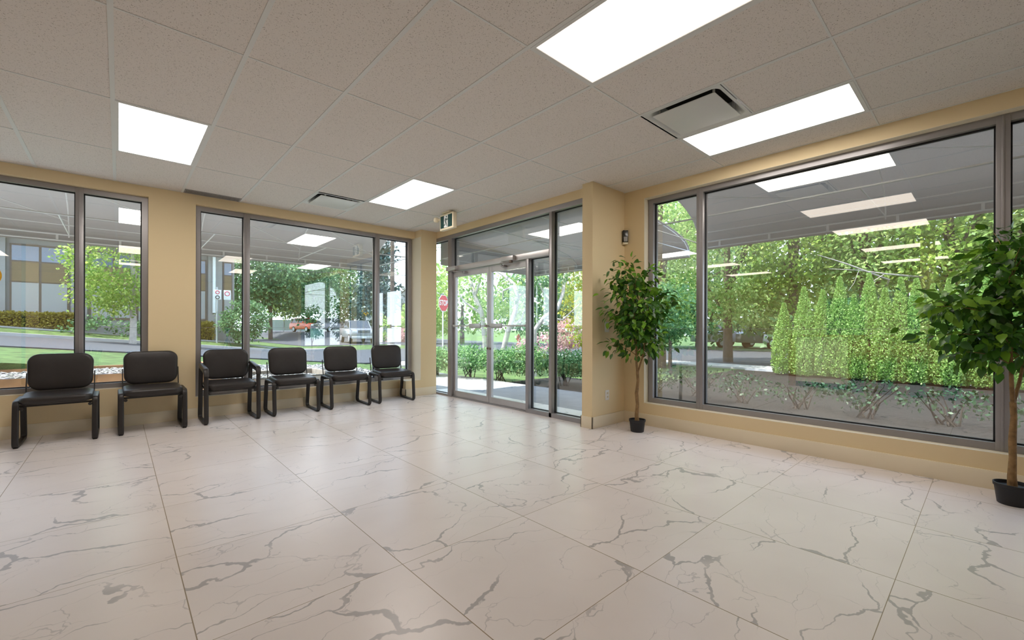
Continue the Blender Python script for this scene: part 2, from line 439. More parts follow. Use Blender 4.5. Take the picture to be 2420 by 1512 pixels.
# corner pillar between left wall and storefront, with the low block below its ledge
struct('wall_corner', M['wall'], [(3.780, 4.082, 6.415, yo, 0, H), (3.50, 3.780, 6.415, YL, 0, 0.258)])
struct('trim_2', M['reveal'], [(3.777, 3.7805, 6.416, YL + .13, 0.262, H - .12), (3.50, 3.779, 6.416, YL + .10, 0.257, 0.262)])  # paler sheet on the pillar side paints in the daylight falling there
# storefront header and pillar by the right wall
struct('wall_front', M['wall'], [(XS + .005, XS + .19, 3.144, 6.66, 2.681, H)])
struct('wall_return', M['wall'], [(3.965, 4.80, 3.00, 3.145, 0, H)])
# right wall with its long window
WR = (-2.45, 2.732, 0.256, 2.667)   # y0, y1, z0, z1
xo = XR + 0.20
struct('wall_right', M['wall'], [(XR, xo, WR[1], 3.0, 0, H), (XR, xo, WR[0], WR[1], 0, WR[2]), (XR, xo, WR[0], WR[1], WR[3], H), (XR, xo, YB, WR[0], 0, H)])
struct('trim_3', M['reveal'], [(XR + .001, XR + .085, WR[0], WR[1], WR[2] - .003, WR[2] + .003), (XR + .001, XR + .085, WR[1] - .003, WR[1] + .001, WR[2], WR[3]),
    (XR + .001, XR + .085, WR[0], WR[1], WR[3] - .003, WR[3] + .001)])
# walls behind the camera, seen only mirrored in the glass
struct('wall_back', M['wall'], [(XB - .2, XR + .2, YB - .2, YB, 0, H)])
struct('wall_rear', M['wall'], [(XB - .2, XB, YB, yo, 0, H)])
col = struct('wall_column', M['wall'], [(-1.36, -1.20, .66, .84, 0, H)])
part('glass_edge', col, M['tealbox'], (-1.42, -1.365, .70, .80, 0, H - .02))
# baseboards
BH = 0.132
struct('baseboard_left', M['base'], [(XB, 3.50, YL - .013, YL, 0, BH), (3.487, 3.50, 6.402, YL, 0, BH), (3.487, 4.078, 6.402, 6.415, 0, BH)], bev=.002)
struct('baseboard_right', M['base'], [(XR - .013, XR, YB, 3.0, 0, BH), (3.952, XR, 2.987, 3.0, 0, BH), (3.952, 3.965, 2.987, 3.158, 0, BH), (3.952, 4.075, 3.145, 3.158, 0, BH)], bev=.002)
struct('baseboard_back', M['base'], [(XB, XR, YB, YB + .013, 0, BH), (XB, XB + .013, YB, YL, 0, BH)])

# ---- suspended ceiling: one plane of tiles with cells left open for lights and vents
GX0, GS = -0.6459, 0.6096
GY0, GR = 3.0467, 1.2192
xs = [XB] + [GX0 + GS * i for i in range(-9, 9) if XB < GX0 + GS * i < XR] + [XR + .15]
half = [GY0 + GR * j / 2 for j in range(-14, 7)]
ys = [YB] + [y for y in half if YB < y < YL] + [YL + .01]
lights = []                       # (i, j): column i, row from GY0+j*GR
for i, j in ((1, 1), (5, 1), (-3, 1), (-7, 1), (4, -2), (7, -2), (1, -2), (-3, -2), (-7, -2), (1, -4), (-3, -4), (5, -4)):  # one panel in the rearmost row is unseen, added to light the room
    lights.append((i, j))
vents = [(6, -3), (4, 4), (-2, 1), (1, -7)]     # half-row index k: y = GY0 + k*GR/2
open_cells = set()
for (i, j) in lights:
    for k in (2 * j, 2 * j + 1): open_cells.add((i, k))
for (i, k) in vents: open_cells.add((i, k))
def ceiling():
    bm = bmesh.new()
    for a in range(len(xs) - 1):
        for b in range(len(ys) - 1):
            xm, ym = (xs[a] + xs[a + 1]) / 2, (ys[b] + ys[b + 1]) / 2
            i = math.floor((xm - GX0) / GS); k = math.floor((ym - GY0) / (GR / 2))
            if (i, k) in open_cells: continue
            bm.faces.new([bm.verts.new((x, y, H)) for x, y in ((xs[a], ys[b]), (xs[a], ys[b + 1]), (xs[a + 1], ys[b + 1]), (xs[a + 1], ys[b]))])
    me = bpy.data.meshes.new('ceiling'); bm.to_mesh(me); bm.free()
    return tag(link_mesh('ceiling', me, M['tile']), kind='structure')
ceil = ceiling()
g = MB()
for i in range(-9, 9):
    x = GX0 + GS * i
    if XB < x < XR: g.box(x - .013, x + .013, YB, YL, H - .004, H + .02)
for j in range(-7, 4):
    y = GY0 + GR * j
    if YB < y < YL: g.box(XB, XR, y - .006, y + .006, H - .003, H + .02)
g.box(XB, XR, YL - .018, YL, H - .002, H + .01); g.box(XR - .018, XR, YB, 3.0, H - .002, H + .01)
for (i, k) in vents:
    for e in (0, 1):
        y = GY0 + (k + e) * GR / 2
        g.box(GX0 + GS * i, GX0 + GS * (i + 1), y - .006, y + .006, H - .003, H + .02)
g.build('ceiling_grid', M['tee'], ceil)
struct('ceiling_slab', M['dark'], [(XB - .2, xo, YB - .2, yo, H + .32, H + .40)])

# ------------------------------------------------------------------ WINDOWS
def window(name, axis, face, span, z0, z1, mulls, fw=.058, depth=.11, mw=.07, glass_off=.055, gmat=None, seam=True):
    """axis 'y': lies in a plane y=face along x; axis 'x': plane x=face along y. face = inner face of the frame"""
    w = empty(name, (0, 0, 0), kind='structure')
    def bx(a0, a1, d0, d1, zz0, zz1):
        return (a0, a1, face + d0, face + d1, zz0, zz1) if axis == 'y' else (face + d0, face + d1, a0, a1, zz0, zz1)
    a0, a1 = span
    part('frame', w, M['alu'], bx(a0, a1, 0, depth, z0, z0 + fw), bx(a0, a1, 0, depth, z1 - fw, z1), bx(a0, a0 + fw, 0, depth, z0 + fw, z1 - fw), bx(a1 - fw, a1, 0, depth, z0 + fw, z1 - fw))
    for m_ in mulls:
        part('mullion', w, M['alu'], bx(m_ - mw / 2, m_ + mw / 2, -.004, depth + .01, z0 + .001, z1 - .001), bx(m_ - .007, m_ + .007, -.008, 0, z0 + .004, z1 - .004), bev=.002)
    edges = [a0 + fw] + [v for m_ in mulls for v in (m_ - mw / 2, m_ + mw / 2)] + [a1 - fw]
    for e0, e1 in zip(edges[::2], edges[1::2]):
        zz0, zz1 = z0 + fw, z1 - fw
        s_ = .010; d0, d1 = glass_off - .012, glass_off + .012
        part('gasket', w, M['gasket'], bx(e0, e1, d0, d1, zz0, zz0 + s_), bx(e0, e1, d0, d1, zz1 - s_, zz1), bx(e0, e0 + s_, d0, d1, zz0, zz1), bx(e1 - s_, e1, d0, d1, zz0, zz1))
        if seam: part('glass_seam', w, M['grille'], bx(e0 + .01, e1 - .01, glass_off - .0042, glass_off - .0032, 1.130, 1.133))
        part('pane', w, gmat or M['glass'], bx(e0 + .002, e1 - .002, glass_off - .003, glass_off + .003, zz0 + .002, zz1 - .002))
    return w
window('window_1', 'y', YL + .072, (W1[0], W1[1]), W1[2], W1[3], [-1.55, -0.323], mw=.066)
window('window_2', 'y', YL + .072, (W2[0], W2[1] - .012), W2[2], W2[3], [1.280, 3.140], mw=.072)
window('window_3', 'x', XR + .085, (WR[0], WR[1] - .008), WR[2], WR[3], [-0.061, 2.112], mw=.070, glass_off=.06)

# ---- storefront with a pair of glazed doors
sf = empty('window_4', (XS, 0, 0), kind='structure')
D = .115
ZT, ZB0, ZB1 = 2.679, 2.068, 2.148
part('frame', sf, M['alu'], (.004, D, 3.15, 6.66, ZT - .062, ZT), (0, D, 3.15, 4.15, 0.0, .055), (.004, D, 5.95, 6.66, 0, .03), (.01, D, 6.60, 6.66, .03, ZT - .062))
part('mullion', sf, M['alu'], (0, D, 5.953, 6.058, 0, ZT - .06), bev=.002)
part('mullion', sf, M['alu'], (0, D, 4.148, 4.198, 0, ZB0), bev=.002)
part('mullion', sf, M['alu'], (0, D, 3.727, 3.772, 0, ZT - .06), bev=.002)
part('transom_bar', sf, M['aludoor'], (-.002, D, 3.772, 5.955, ZB0, ZB1), bev=.002)
part('threshold', sf, M['alu'], (.01, D + .03, 4.19, 5.955, 0.0, .012), bev=.002)
def lite(y0, y1, z0, z1):
    x = .078
    part('gasket', sf, M['gasket'], (x - .012, x + .012, y0, y1, z0, z0 + .008), (x - .012, x + .012, y0, y1, z1 - .008, z1), (x - .012, x + .012, y0, y0 + .008, z0, z1), (x - .012, x + .012, y1 - .008, y1, z0, z1))
    part('pane', sf, M['glassdoor'], (x - .003, x + .003, y0 + .002, y1 - .002, z0 + .002, z1 - .002))
lite(6.058, 6.60, .03, ZT - .062); lite(3.772, 5.953, ZB1, ZT - .062); lite(3.772, 4.148, .055, ZB0); lite(3.16, 3.727, .055, ZT - .062)

def door(name, y0, y1, plate, closer):
    d = empty(name, (XS + .042, 0, 0), kind='structure')
    T = .045; z0, z1 = .016, ZB0 - .008; st = .052
    part('door_frame', d, M['aludoor'], (0, T, y0, y0 + st, z0, z1), (0, T, y1 - st, y1, z0, z1), (0.001, T - .001, y0 + st, y1 - st, z1 - .088, z1), (0.001, T - .001, y0 + st, y1 - st, z0, z0 + .092))
    part('pane', d, M['glassdoor'], (T / 2 - .003, T / 2 + .003, y0 + st, y1 - st, z0 + .092, z1 - .088))
    pb = part('push_bar', d, M['aludoor'], (-.045, -.025, y0 + .03, y1 - .03, 1.158, 1.178), (-.045, .004, y0 + .025, y0 + .05, 1.150, 1.186), (-.045, .004, y1 - .05, y1 - .025, 1.150, 1.186), bev=.003)
    part('push_plate', pb, M['aludoor'], (-.056, -.040, plate[0], plate[1], 1.132, 1.203), bev=.003)
    ly = y0 + .026 if closer else y1 - .026
    m = MB(); m.lathe([(0, 0), (.016, 0), (.016, .012), (.010, .018), (0, .018)], n=16, M=Matrix.Translation((0, (y0 + .026) if name == 'door_1' else (y1 - .026), 0.83)) @ Matrix.Rotation(-PI / 2, 4, 'Y'))
    m.build('lock_cylinder', M['brown'], d, 40)
    return d
d1 = door('door_1', 5.030, 5.948, (5.17, 5.45), 0)
d2 = door('door_2', 4.170, 5.024, (4.67, 4.94), 1)
def closer(yb, y_arm, y_end):
    c = empty('door_closer', (XS, 0, 0))
    part('body', c, M['aludoor'], (-.062, -.002, yb - .13, yb + .13, ZB0 + .006, ZB0 + .072), bev=.008)
    m = MB(); m.lathe([(0, -.018), (.026, -.018), (.026, .018), (0, .018)], (-.032, y_arm, ZB0 - .006), 18); m.build('pinion', M['brown'], c, 40)
    m = MB(); m.tube([(-.032, y_arm, ZB0 - .028), (-.14, (y_arm + y_end) / 2, ZB0 - .030), (-.012, y_end, ZB0 - .042)], .0075, 8); m.build('arm', M['alu'], c, 40)
    part('shoe', c, M['alu'], (-.018, .048, y_end - .035, y_end + .035, ZB0 - .062, ZB0 - .030), bev=.004)
    return c
c1 = closer(5.90, 5.82, 5.60); c2 = closer(4.52, 4.46, 4.66)
tag(c1, 'grey hydraulic closer with folded arm above the left glass door leaf', 'door closer', 'closers above the entrance doors')
tag(c2, 'grey hydraulic closer with folded arm above the right glass door leaf', 'door closer', 'closers above the entrance doors')

# doors on the wall far behind, mirrored in the right window
for k, (y0, y1) in enumerate(((2.4, 3.3), (0.9, 1.5))):
    d = empty('door_%d' % (3 + k), (XB, 0, 0), kind='structure')
    part('door_leaf', d, M['tealbox'], (.002, .03, y0, y1, 0.01, 2.05))
    part('door_casing', d, M['base'], (.001, .05, y0 - .07, y0, 0, 2.12), (.001, .05, y1, y1 + .07, 0, 2.12), (.001, .05, y0 - .07, y1 + .07, 2.05, 2.12))

# ------------------------------------------------------------------ CEILING LIGHTS, VENTS
def ceiling_light(i, j, label):
    x0, y0 = GX0 + GS * i, GY0 + GR * j
    t = empty('ceiling_light', (x0 + GS / 2, y0 + GR / 2, H), 0, label, 'ceiling light', 'recessed fluorescent troffers')
    hx, hy = GS / 2 - .012, GR / 2 - .0055
    part('frame', t, M['tee'], (-hx, -hx + .022, -hy, hy, -.006, .02), (hx - .022, hx, -hy, hy, -.006, .02), (-hx + .022, hx - .022, -hy, -hy + .026, -.006, .02), (-hx + .022, hx - .022, hy - .026, hy, -.006, .02))
    part('diffuser', t, M['lampbright'] if (i, j) in ((1, 1), (5, 1), (7, -2)) else M['lamp'] if (i, j) in LAB else M['lampdim'], (-hx + .02, hx - .02, -hy + .024, hy - .024, -.001, .008))
    return t
LAB = {(1, 1): 'square looking lit ceiling panel high on the left above the first chairs', (5, 1): 'lit ceiling panel nearest the entrance door and the exit sign',
       (4, -2): 'large lit ceiling panel cut by the top edge of the picture', (7, -2): 'lit ceiling panel beside the square vent near the right window'}
for (i, j) in lights:
    lab = LAB.get((i, j), 'lit ceiling panel behind the camera, mirrored in the window glass')
    ceiling_light(i, j, lab)
def vent(i, k, label, s=1.0):
    x0, y0 = GX0 + GS * i, GY0 + k * GR / 2
    t = empty('ceiling_vent', (x0 + GS / 2, y0 + GR / 4, H), 0, label, 'ceiling vent', 'square ceiling air diffusers')
    q = GS / 2 - .010
    # flared frame: square flange then rounded throat
    m = MB()
    def ring(hw, rad, z, n=6):
        pts = []
        for (sx, sy, a0) in ((1, 1, 0), (-1, 1, PI / 2), (-1, -1, PI), (1, -1, 3 * PI / 2)):
            for e in range(n + 1):
                a = a0 + PI / 2 * e / n
                pts.append((sx * (hw - rad) + rad * math.cos(a), sy * (hw - rad) + rad * math.sin(a), z))
        return [m.bm.verts.new(p) for p in pts]
    rings = [ring(q, .004, -.0055), ring(.278, .05, -.007), ring(.264, .06, .004), ring(.235, .06, .045), ring(.215, .06, .10)]
    for A, B in zip(rings, rings[1:]):
        for e in range(len(A)): m.bm.faces.new((A[e], A[(e + 1) % len(A)], B[(e + 1) % len(B)], B[e]))
    m.build('frame', M['ventmetal'], t, 50)
    part('duct', t, M['dark'], (-.215, .215, -.215, .215, .10, .12))
    m = MB(); m.box(-.236, .236, -.236, .236, -.016, -.009, bev=.003); p = m.build('face_plate', M['ventmetal'], t, 40)
    for sx in (-1, 1):
        for sy in (-1, 1):
            part('hanger_clip', t, M['ventmetal'], (sx * .175 - .008, sx * .175 + .008, sy * .205 - .006, sy * .205 + .006, -.006, .09))
    return t
vent(6, -3, 'large square ceiling vent beside the lit panel near the right window')
vent(4, 4, 'small looking square ceiling vent above the second left window')
for (i, k) in vents[2:]: vent(i, k, 'square ceiling vent behind the camera, mirrored in the window glass')
t = empty('slot_grille', (0.88, 6.53, H), 0, 'narrow grey slotted ceiling grille along the top of the left wall', 'grille')
part('frame', t, M['grille'], (-.295, .295, -.09, -.080, -.006, 0), (-.295, .295, .080, .09, -.006, 0), (-.295, -.285, -.09, .09, -.006, 0), (.285, .295, -.09, .09, -.006, 0))
m = MB()
for k in range(44): m.box(-.282 + k * .013, -.275 + k * .013, -.08, .08, -.005, -.001)
m.build('slats', M['grille'], t)
part('backing', t, M['dark'], (-.285, .285, -.08, .08, -.0012, -.0004))

# ------------------------------------------------------------------ EXIT SIGN
es = empty('exit_sign', (3.50, 5.18, 2.652), 0, 'ivory ceiling hung exit sign with a green running man panel', 'exit sign')
part('housing', es, M['ivory'], (-.04, .022, -.170, .170, -.113, .113), bev=.006)
part('canopy', es, M['ivory'], (-.06, .06, -.09, .09, .122, .139), (-.02, .015, -.03, .03, .10, .13), bev=.004)
fp = part('face_panel', es, M['green'], (-.046, -.039, -.142, .142, -.086, .086))
part('doorway_pictogram', fp, M['signwhite'], (-.0475, -.0455, -.045, .050, -.086, .086))
m = MB()
def limb(pts, w):
    for (a, b) in zip(pts, pts[1:]):
        dy, dz = b[0] - a[0], b[1] - a[1]; l = math.hypot(dy, dz); ny, nz = -dz / l * w / 2, dy / l * w / 2
        m.bm.faces.new([m.bm.verts.new((-.0482, y, z)) for y, z in ((a[0] + ny, a[1] + nz), (b[0] + ny, b[1] + nz), (b[0] - ny, b[1] - nz), (a[0] - ny, a[1] - nz))])
# the sign is read from -x: its left is +y
limb([(-.008, .040), (.006, -.008)], .026)
limb([(-.004, .036), (.022, .034), (.036, .004)], .011); limb([(-.006, .034), (-.028, .020), (-.048, .026)], .011)
limb([(.004, -.004), (-.012, -.034), (-.030, -.074)], .014); limb([(.008, -.004), (.016, -.044), (.052, -.052)], .014)
m.bm.faces.new([m.bm.verts.new((-.0482, -.012 + .0125 * math.cos(2 * PI * k / 16), .064 + .0125 * math.sin(2 * PI * k / 16))) for k in range(16)])
m.build('running_man', M['green'], fp)
lh = MB()
lh.lathe([(0, .0), (.030, .0), (.036, .012), (.036, .05), (.028, .06), (0, .06)], n=20, M=Matrix.Translation((-.03, .232, .055)) @ Matrix.Rotation(-PI / 2, 4, 'Y'))
lh.box(-.045, -.03, .165, .22, .045, .065)
lh.build('lamp_head', M['ivory'], es, 40)

# ------------------------------------------------------------------ WALL DEVICES
t = empty('motion_sensor', (4.565, 2.966, 2.250), 0, 'small dark mottled box high in the corner by the right window', 'sensor')
m = MB(); m.box(-.030, .030, -.020, .020, -.072, .072, bev=.003, M=Matrix.Rotation(-PI / 4, 4, 'Z')); m.build('body', M['chequer'], t, 40)
m = MB(); m.box(-.022, .022, .018, .024, -.066, -.008, bev=.002, M=Matrix.Rotation(-PI / 4 + PI, 4, 'Z')); m.build('lens', M['grille'], t, 40)
m = MB(); m.box(-.030, .030, -.012, .020, -.098, -.072, bev=.004, M=Matrix.Rotation(-PI / 4, 4, 'Z')); m.build('bracket', M['ivory'], t, 40)
t = empty('light_switch', (4.235, 3.0, 1.150), 0, 'white wall switch plate beside the ficus on the short wall', 'light switch')
part('cover_plate', t, M['white'], (-.040, .040, -.007, .0, -.060, .060), bev=.003); part('rocker', t, M['ivory'], (-.017, .017, -.011, -.006, -.034, .034), bev=.002)
t = empty('wall_outlet', (4.245, 3.0, 0.355), 0, 'white power outlet low on the short wall by the ficus', 'outlet')
part('cover_plate', t, M['white'], (-.036, .036, -.007, 0, -.058, .058), bev=.003)
for z in (-.022, .022):
    o = part('socket', t, M['ivory'], (-.016, .016, -.010, -.006, z - .014, z + .014), bev=.004)
    part('slot', o, M['gasket'], (-.008, -.005, -.0108, -.0095, z - .004, z + .007), (.005, .008, -.0108, -.0095, z - .004, z + .007))

# ------------------------------------------------------------------ CHAIRS
def rrect(w, h, r, n=8, bulge=0.0):
    pts = []
    for (sx, sy, a0) in ((1, 1, 0), (-1, 1, PI / 2), (-1, -1, PI), (1, -1, 1.5 * PI)):
        for e in range(n + 1):
            a = a0 + PI / 2 * e / n
            pts.append((sx * (w / 2 - r) + r * math.cos(a), sy * (h / 2 - r) + r * math.sin(a)))
    return pts
def cushion(m, w, h, t, r, Mx, crown=.012, curve=0.0, taper=0.0, n=8):
    """upholstered pad: outline in local xy, thickness along z, crowned top"""
    layers = [(0.90, -t / 2), (0.985, -t / 2 + t * .12), (1.0, -t * .1), (0.995, t * .2), (.96, t * .40), (.88, t / 2), (.6, t / 2 + crown * .7), (.3, t / 2 + crown)]
    rings = []
    out = rrect(w, h, r, n)
    for s_, z in layers:
        ring = []
        for (x, y) in out:
            q = 1 - (1 - s_) * (1.0 if s_ < .85 else min(w, h) / max(w, h) * (1 if False else 1))
            X, Y = x * s_, y * s_
            X *= 1 + taper * (Y / (h / 2))
            ring.append(m.bm.verts.new(Mx @ Vector((X, Y, z + curve * (X / (w / 2)) ** 2))))
        rings.append(ring)
    for A, B in zip(rings, rings[1:]):
        for e in range(len(A)): m.bm.faces.new((A[e], A[(e + 1) % len(A)], B[(e + 1) % len(B)], B[e]))
    m.bm.faces.new(list(reversed(rings[0]))); m.bm.faces.new(rings[-1])
def rounded_path(pts, r, n=6):
    out = []
    N = len(pts)
    P = [Vector(p) for p in pts]
    for i in range(N):
        a, b, c = P[i - 1], P[i], P[(i + 1) % N]
        u, v = (a - b).normalized(), (c - b).normalized()
        ang = u.angle(v); d = r / math.tan(ang / 2)
        d = min(d, (a - b).length * .45, (c - b).length * .45)
        p0, p1 = b + u * d, b + v * d
        for e in range(n + 1):
            t_ = e / n
            out.append((1 - t_) ** 2 * p0 + 2 * t_ * (1 - t_) * b + t_ ** 2 * p1)
    return out
def make_chair(name, arms=False):
    c = empty(name)
    for sx in (-1, 1):
        m = MB()
        zt = .655 if arms else .435
        x = sx * .268
        if arms: pts = [(x, -.262, .014), (x, -.236, .600), (x, .190, .655), (x, .262, .014)]
        else: pts = [(x, -.262, .014), (x, -.226, .428), (x, .190, .436), (x, .262, .014)]
        m.tube(rounded_path(pts, .055), .01, 12, flat=(.046, .025), closed=True, ref=(1, 0, 0))
        leg = m.build('leg', M['black'], c, 45)
        for y in (-.22, .22):
            g_ = MB(); g_.box(x - .016, x + .016, y - .014, y + .014, 0.0, .006); g_.build('glide', M['plastic'], leg)
        if arms:
            a = MB()
            a.tube([(x, -.252, .560), (x, -.243, .622), (x, -.205, .640), (x, .10, .672), (x, .19, .680)], .01, 12, flat=(.052, .034), ref=(1, 0, 0))
            a.build('armrest', M['vinyl'], c, 60)
        k = MB(); k.lathe([(0, 0), (.013, 0), (.016, .006), (.013, .016), (0, .018)], n=14, M=Matrix.Translation((sx * .232, -.235, .365)) @ Matrix.Rotation(PI / 2, 4, 'X')); k.box(min(sx * .232, sx * .262), max(sx * .232, sx * .262), -.232, -.222, .358, .372)
        k.build('bolt', M['black'], c, 40)
        p_ = MB(); p_.tube([(sx * .245, .12, .405), (sx * .249, .195, .412), (sx * .250, .222, .50), (sx * .250, .262, .66)], .01, 8, flat=(.010, .026), ref=(1, 0, 0))
        p_.build('back_post', M['black'], c, 40)
    m = MB(); m.box(-.262, .262, -.205, -.180, .375, .392); m.box(-.262, .262, .130, .155, .385, .402); m.box(-.20, .20, -.20, .15, .388, .396); m.build('seat_frame', M['black'], c)
    m = MB(); cushion(m, .505, .47, .072, .07, Matrix.Translation((0, -.035, .435)) @ Matrix.Rotation(math.radians(2), 4, 'X'), .010, curve=.010); m.build('seat', M['vinyl'], c, 60)
    m = MB(); Mx = Matrix.Translation((0, .225, .670)) @ Matrix.Rotation(math.radians(-10), 4, 'X') @ Matrix.Rotation(PI / 2, 4, 'X'); cushion(m, .485, .375, .055, .095, Mx, .010, curve=.018, taper=.02); m.build('backrest', M['vinyl'], c, 60)
    return c
CHL = ['black armless chair at the left end of the row under the first window', 'black armless chair in front of the beige wall between two left windows',
       'black chair with padded arms, the only one with armrests', 'black armless chair just right of the armchair, second window behind it',
       'black armless chair between two armless chairs under the second window', 'black armless chair nearest the entrance at the right end of the row']
CHP = [(-.445, 6.305, 0.0), (.285, 6.315, 0.01), (1.022, 6.325, 0.0), (1.745, 6.33, -.02), (2.470, 6.33, -.05), (3.190, 6.315, -.10)]
proto = make_chair('waiting_chair'); armch = None
for k, (x, y, rz) in enumerate(CHP):
    if k == 0: o = proto
    elif k == 2: o = make_chair('waiting_armchair', True)
    else: o = copy_tree(proto)
    o.location = (x, y, 0); o.rotation_euler = (0, 0, rz)
    tag(o, CHL[k], 'chair', 'black waiting chairs along the left wall')

# ------------------------------------------------------------------ FOLIAGE TOOLS
def leaf_mesh(name, pos, axis, nrm, length, width, mat_, parent=None, fold=0.0, pointed=False):
    """pos (n,3) leaf base; axis (n,3) direction to the tip; nrm (n,3); one island per leaf"""
    n = len(pos)
    axis = axis / np.linalg.norm(axis, axis=1, keepdims=True)
    side = np.cross(axis, nrm); side /= np.maximum(np.linalg.norm(side, axis=1, keepdims=True), 1e-6)
    up_ = np.cross(side, axis)
    L = np.asarray(length).reshape(-1, 1) * np.ones((n, 1)); Wd = np.asarray(width).reshape(-1, 1) * np.ones((n, 1))
    if pointed:
        prof = [(0, 0), (.22, .42), (.48, .50), (.75, .30), (1.0, 0)]
        V = []
        V.append(pos)
        for (t_, w_) in prof[1:4]:
            c = pos + axis * L * t_ - up_ * (L * .18 * t_ * t_)
            V += [c - side * Wd * w_ + up_ * Wd * fold * w_, c, c + side * Wd * w_ + up_ * Wd * fold * w_]
        V.append(pos + axis * L - up_ * L * .20)
        k = len(V)
        verts = np.stack(V, 1).reshape(-1, 3)
        base = np.array([[0, 1, 2], [0, 2, 3], [1, 4, 5], [1, 5, 2], [2, 5, 6], [2, 6, 3], [4, 7, 8], [4, 8, 5], [5, 8, 9], [5, 9, 6], [7, 10, 8], [8, 10, 9]])
    else:
        V = [pos, pos + axis * L * .45 - side * Wd * .5, pos + axis * L, pos + axis * L * .45 + side * Wd * .5]
        k = 4
        verts = np.stack(V, 1).reshape(-1, 3)
        base = np.array([[0, 1, 2, 3]])
    faces = (base[None] + (np.arange(n) * k)[:, None, None]).reshape(-1, base.shape[1])
    me = bpy.data.meshes.new(name)
    me.vertices.add(len(verts)); me.vertices.foreach_set('co', verts.astype(np.float32).ravel())
    fn, fs = faces.shape
    me.loops.add(fn * fs); me.loops.foreach_set('vertex_index', faces.astype(np.int32).ravel())
    me.polygons.add(fn); me.polygons.foreach_set('loop_start', np.arange(0, fn * fs, fs, dtype=np.int32))
    me.update(calc_edges=True)
    return link_mesh(name, me, mat_, parent)

def unit(v): return v / np.maximum(np.linalg.norm(v, axis=1, keepdims=True), 1e-6)

# ------------------------------------------------------------------ FICUS TREES
def ficus(loc, seed, label, reach=(.46, .40), clip=None, clipy=None, long_branch=None, nstem=26, top=1.86, low=.78):
    rng = np.random.default_rng(seed)
    f = empty('ficus_tree', loc, 0, label, 'potted plant', 'artificial ficus trees in black pots')
    m = MB(); m.lathe([(0, .0), (.066, 0), (.070, .004), (.083, .112), (.088, .114), (.089, .134), (.083, .135), (.080, .115), (0, .112)], n=36); m.build('pot', M['plastic'], f, 40)
    m = MB(); m.lathe([(0, .109), (.055, .112), (.081, .108)], n=24); m.build('soil', M['soil'], f, 50)
    def wob(p0, p1, n, a):
        out = []
        for i in range(n + 1):
            t_ = i / n; e = a * math.sin(PI * t_)
            out.append(np.array(p0) * (1 - t_) + np.array(p1) * t_ + rng.normal(0, 1, 3) * a * .5 * (0 if i in (0, n) else 1))
        return out
    m = MB()
    lower = [(.0, 0, .09), (-.008, .004, .18), (.004, .0, .30), (-.012, .002, .42), (.006, -.004, .56), (.0, 0, .66)]
    m.tube(lower, [.026, .022, .0185, .0195, .016, .017], 12)
    s1 = [(0, 0, .64), (-.014, .006, .78), (-.006, .010, .95), (-.03, .02, 1.15), (-.04, .015, 1.4), (-.05, .01, 1.62)]
    s2 = [(.002, 0, .64), (.045, -.03, .80), (.06, -.05, .95), (.09, -.07, 1.15), (.10, -.06, 1.4)]
    m.tube(s1, [.012, .0115, .0105, .009, .007, .004], 9); m.tube(s2, [.011, .009, .008, .006, .003], 9)
    m.tube([(.05, -.035, .86), (.10, -.09, .97), (.15, -.14, 1.05)], [.006, .005, .003], 7)
    tr = m.build('trunk', M['bark'], f, 60)
    P, A, Nn, LL = [], [], [], []
    tw = MB()
    for b in range(nstem):
        t_ = (b + .5) / nstem
        z0 = low + (top - .30 - low) * t_ ** .9
        st = s1 if b % 3 else s2
        zs_ = [q[2] for q in st]
        z0 = min(z0, zs_[-1]); base = np.array([np.interp(z0, zs_, [q[i] for q in st]) for i in range(3)])
        az = b * 2.399 + rng.uniform(-.3, .3)
        rr = (1.0 - .42 * abs(2 * t_ - .75)) * rng.uniform(.72, 1.0)
        end = base + np.array([math.cos(az) * reach[0] * rr, math.sin(az) * reach[1] * rr, rng.uniform(.02, .20) if t_ < .75 else rng.uniform(.14, .30)])
        if long_branch and b in long_branch: end = base + np.array(long_branch[b])
        if clip: end[0] = min(end[0], clip - .05)
        if clipy: end[1] = min(end[1], clipy - .06)
        mid = (base + end) / 2 + np.array([0, 0, .07])
        path = [base * (1 - s) ** 2 + mid * 2 * s * (1 - s) + end * s * s for s in np.linspace(0, 1, 7)]
        tw.tube([tuple(p) for p in path], [.004, .0035, .003, .0026, .0022, .0018, .0012], 5)
        d = path[-1] - path[0]; ln = np.linalg.norm(d)
        nl = int(30 + 66 * ln)
        for _ in range(nl):
            s = rng.uniform(.18, 1.0); q = base * (1 - s) ** 2 + mid * 2 * s * (1 - s) + end * s * s
            off = rng.normal(0, 1, 3) * np.array([.055, .055, .04]); q = q + off
            ax = d / ln * .6 + off / (np.linalg.norm(off) + 1e-6) * .8 + np.array([0, 0, -.75]) + rng.normal(0, .35, 3)
            l = rng.uniform(.062, .092)
            if clip and max(q[0], (q + ax / np.linalg.norm(ax) * l)[0]) > clip: continue
            if clipy and max(q[1], (q + ax / np.linalg.norm(ax) * l)[1]) > clipy: continue
            P.append(q); A.append(ax); Nn.append(d / ln * .5 + np.array([0, 0, .75]) + rng.normal(0, .45, 3)); LL.append(l)
    tw.build('twigs', M['bark'], tr, 60)
    P, A, Nn, LL = map(np.array, (P, A, Nn, LL))
    leaf_mesh('foliage', P, A, Nn, LL, LL * .56, M['ficus'], f, fold=.22, pointed=True)
    return f
ficus((4.245, 2.60, 0), 11, 'taller looking potted ficus in the corner beside the short wall', clip=.335, clipy=.365)
ficus((4.305, -.100, 0), 23, 'potted ficus cut by the right edge of the picture, before the window', reach=(.42, .50), clip=.285,
      long_branch={13: (-.52, .30, .10), 16: (-.40, .36, .06), 8: (-.30, .40, .0)}, nstem=30, top=1.80, low=.86)
ficus((-2.66, 6.25, 0), 5, 'potted ficus by the left wall, seen only mirrored in the right window', clipy=.345)

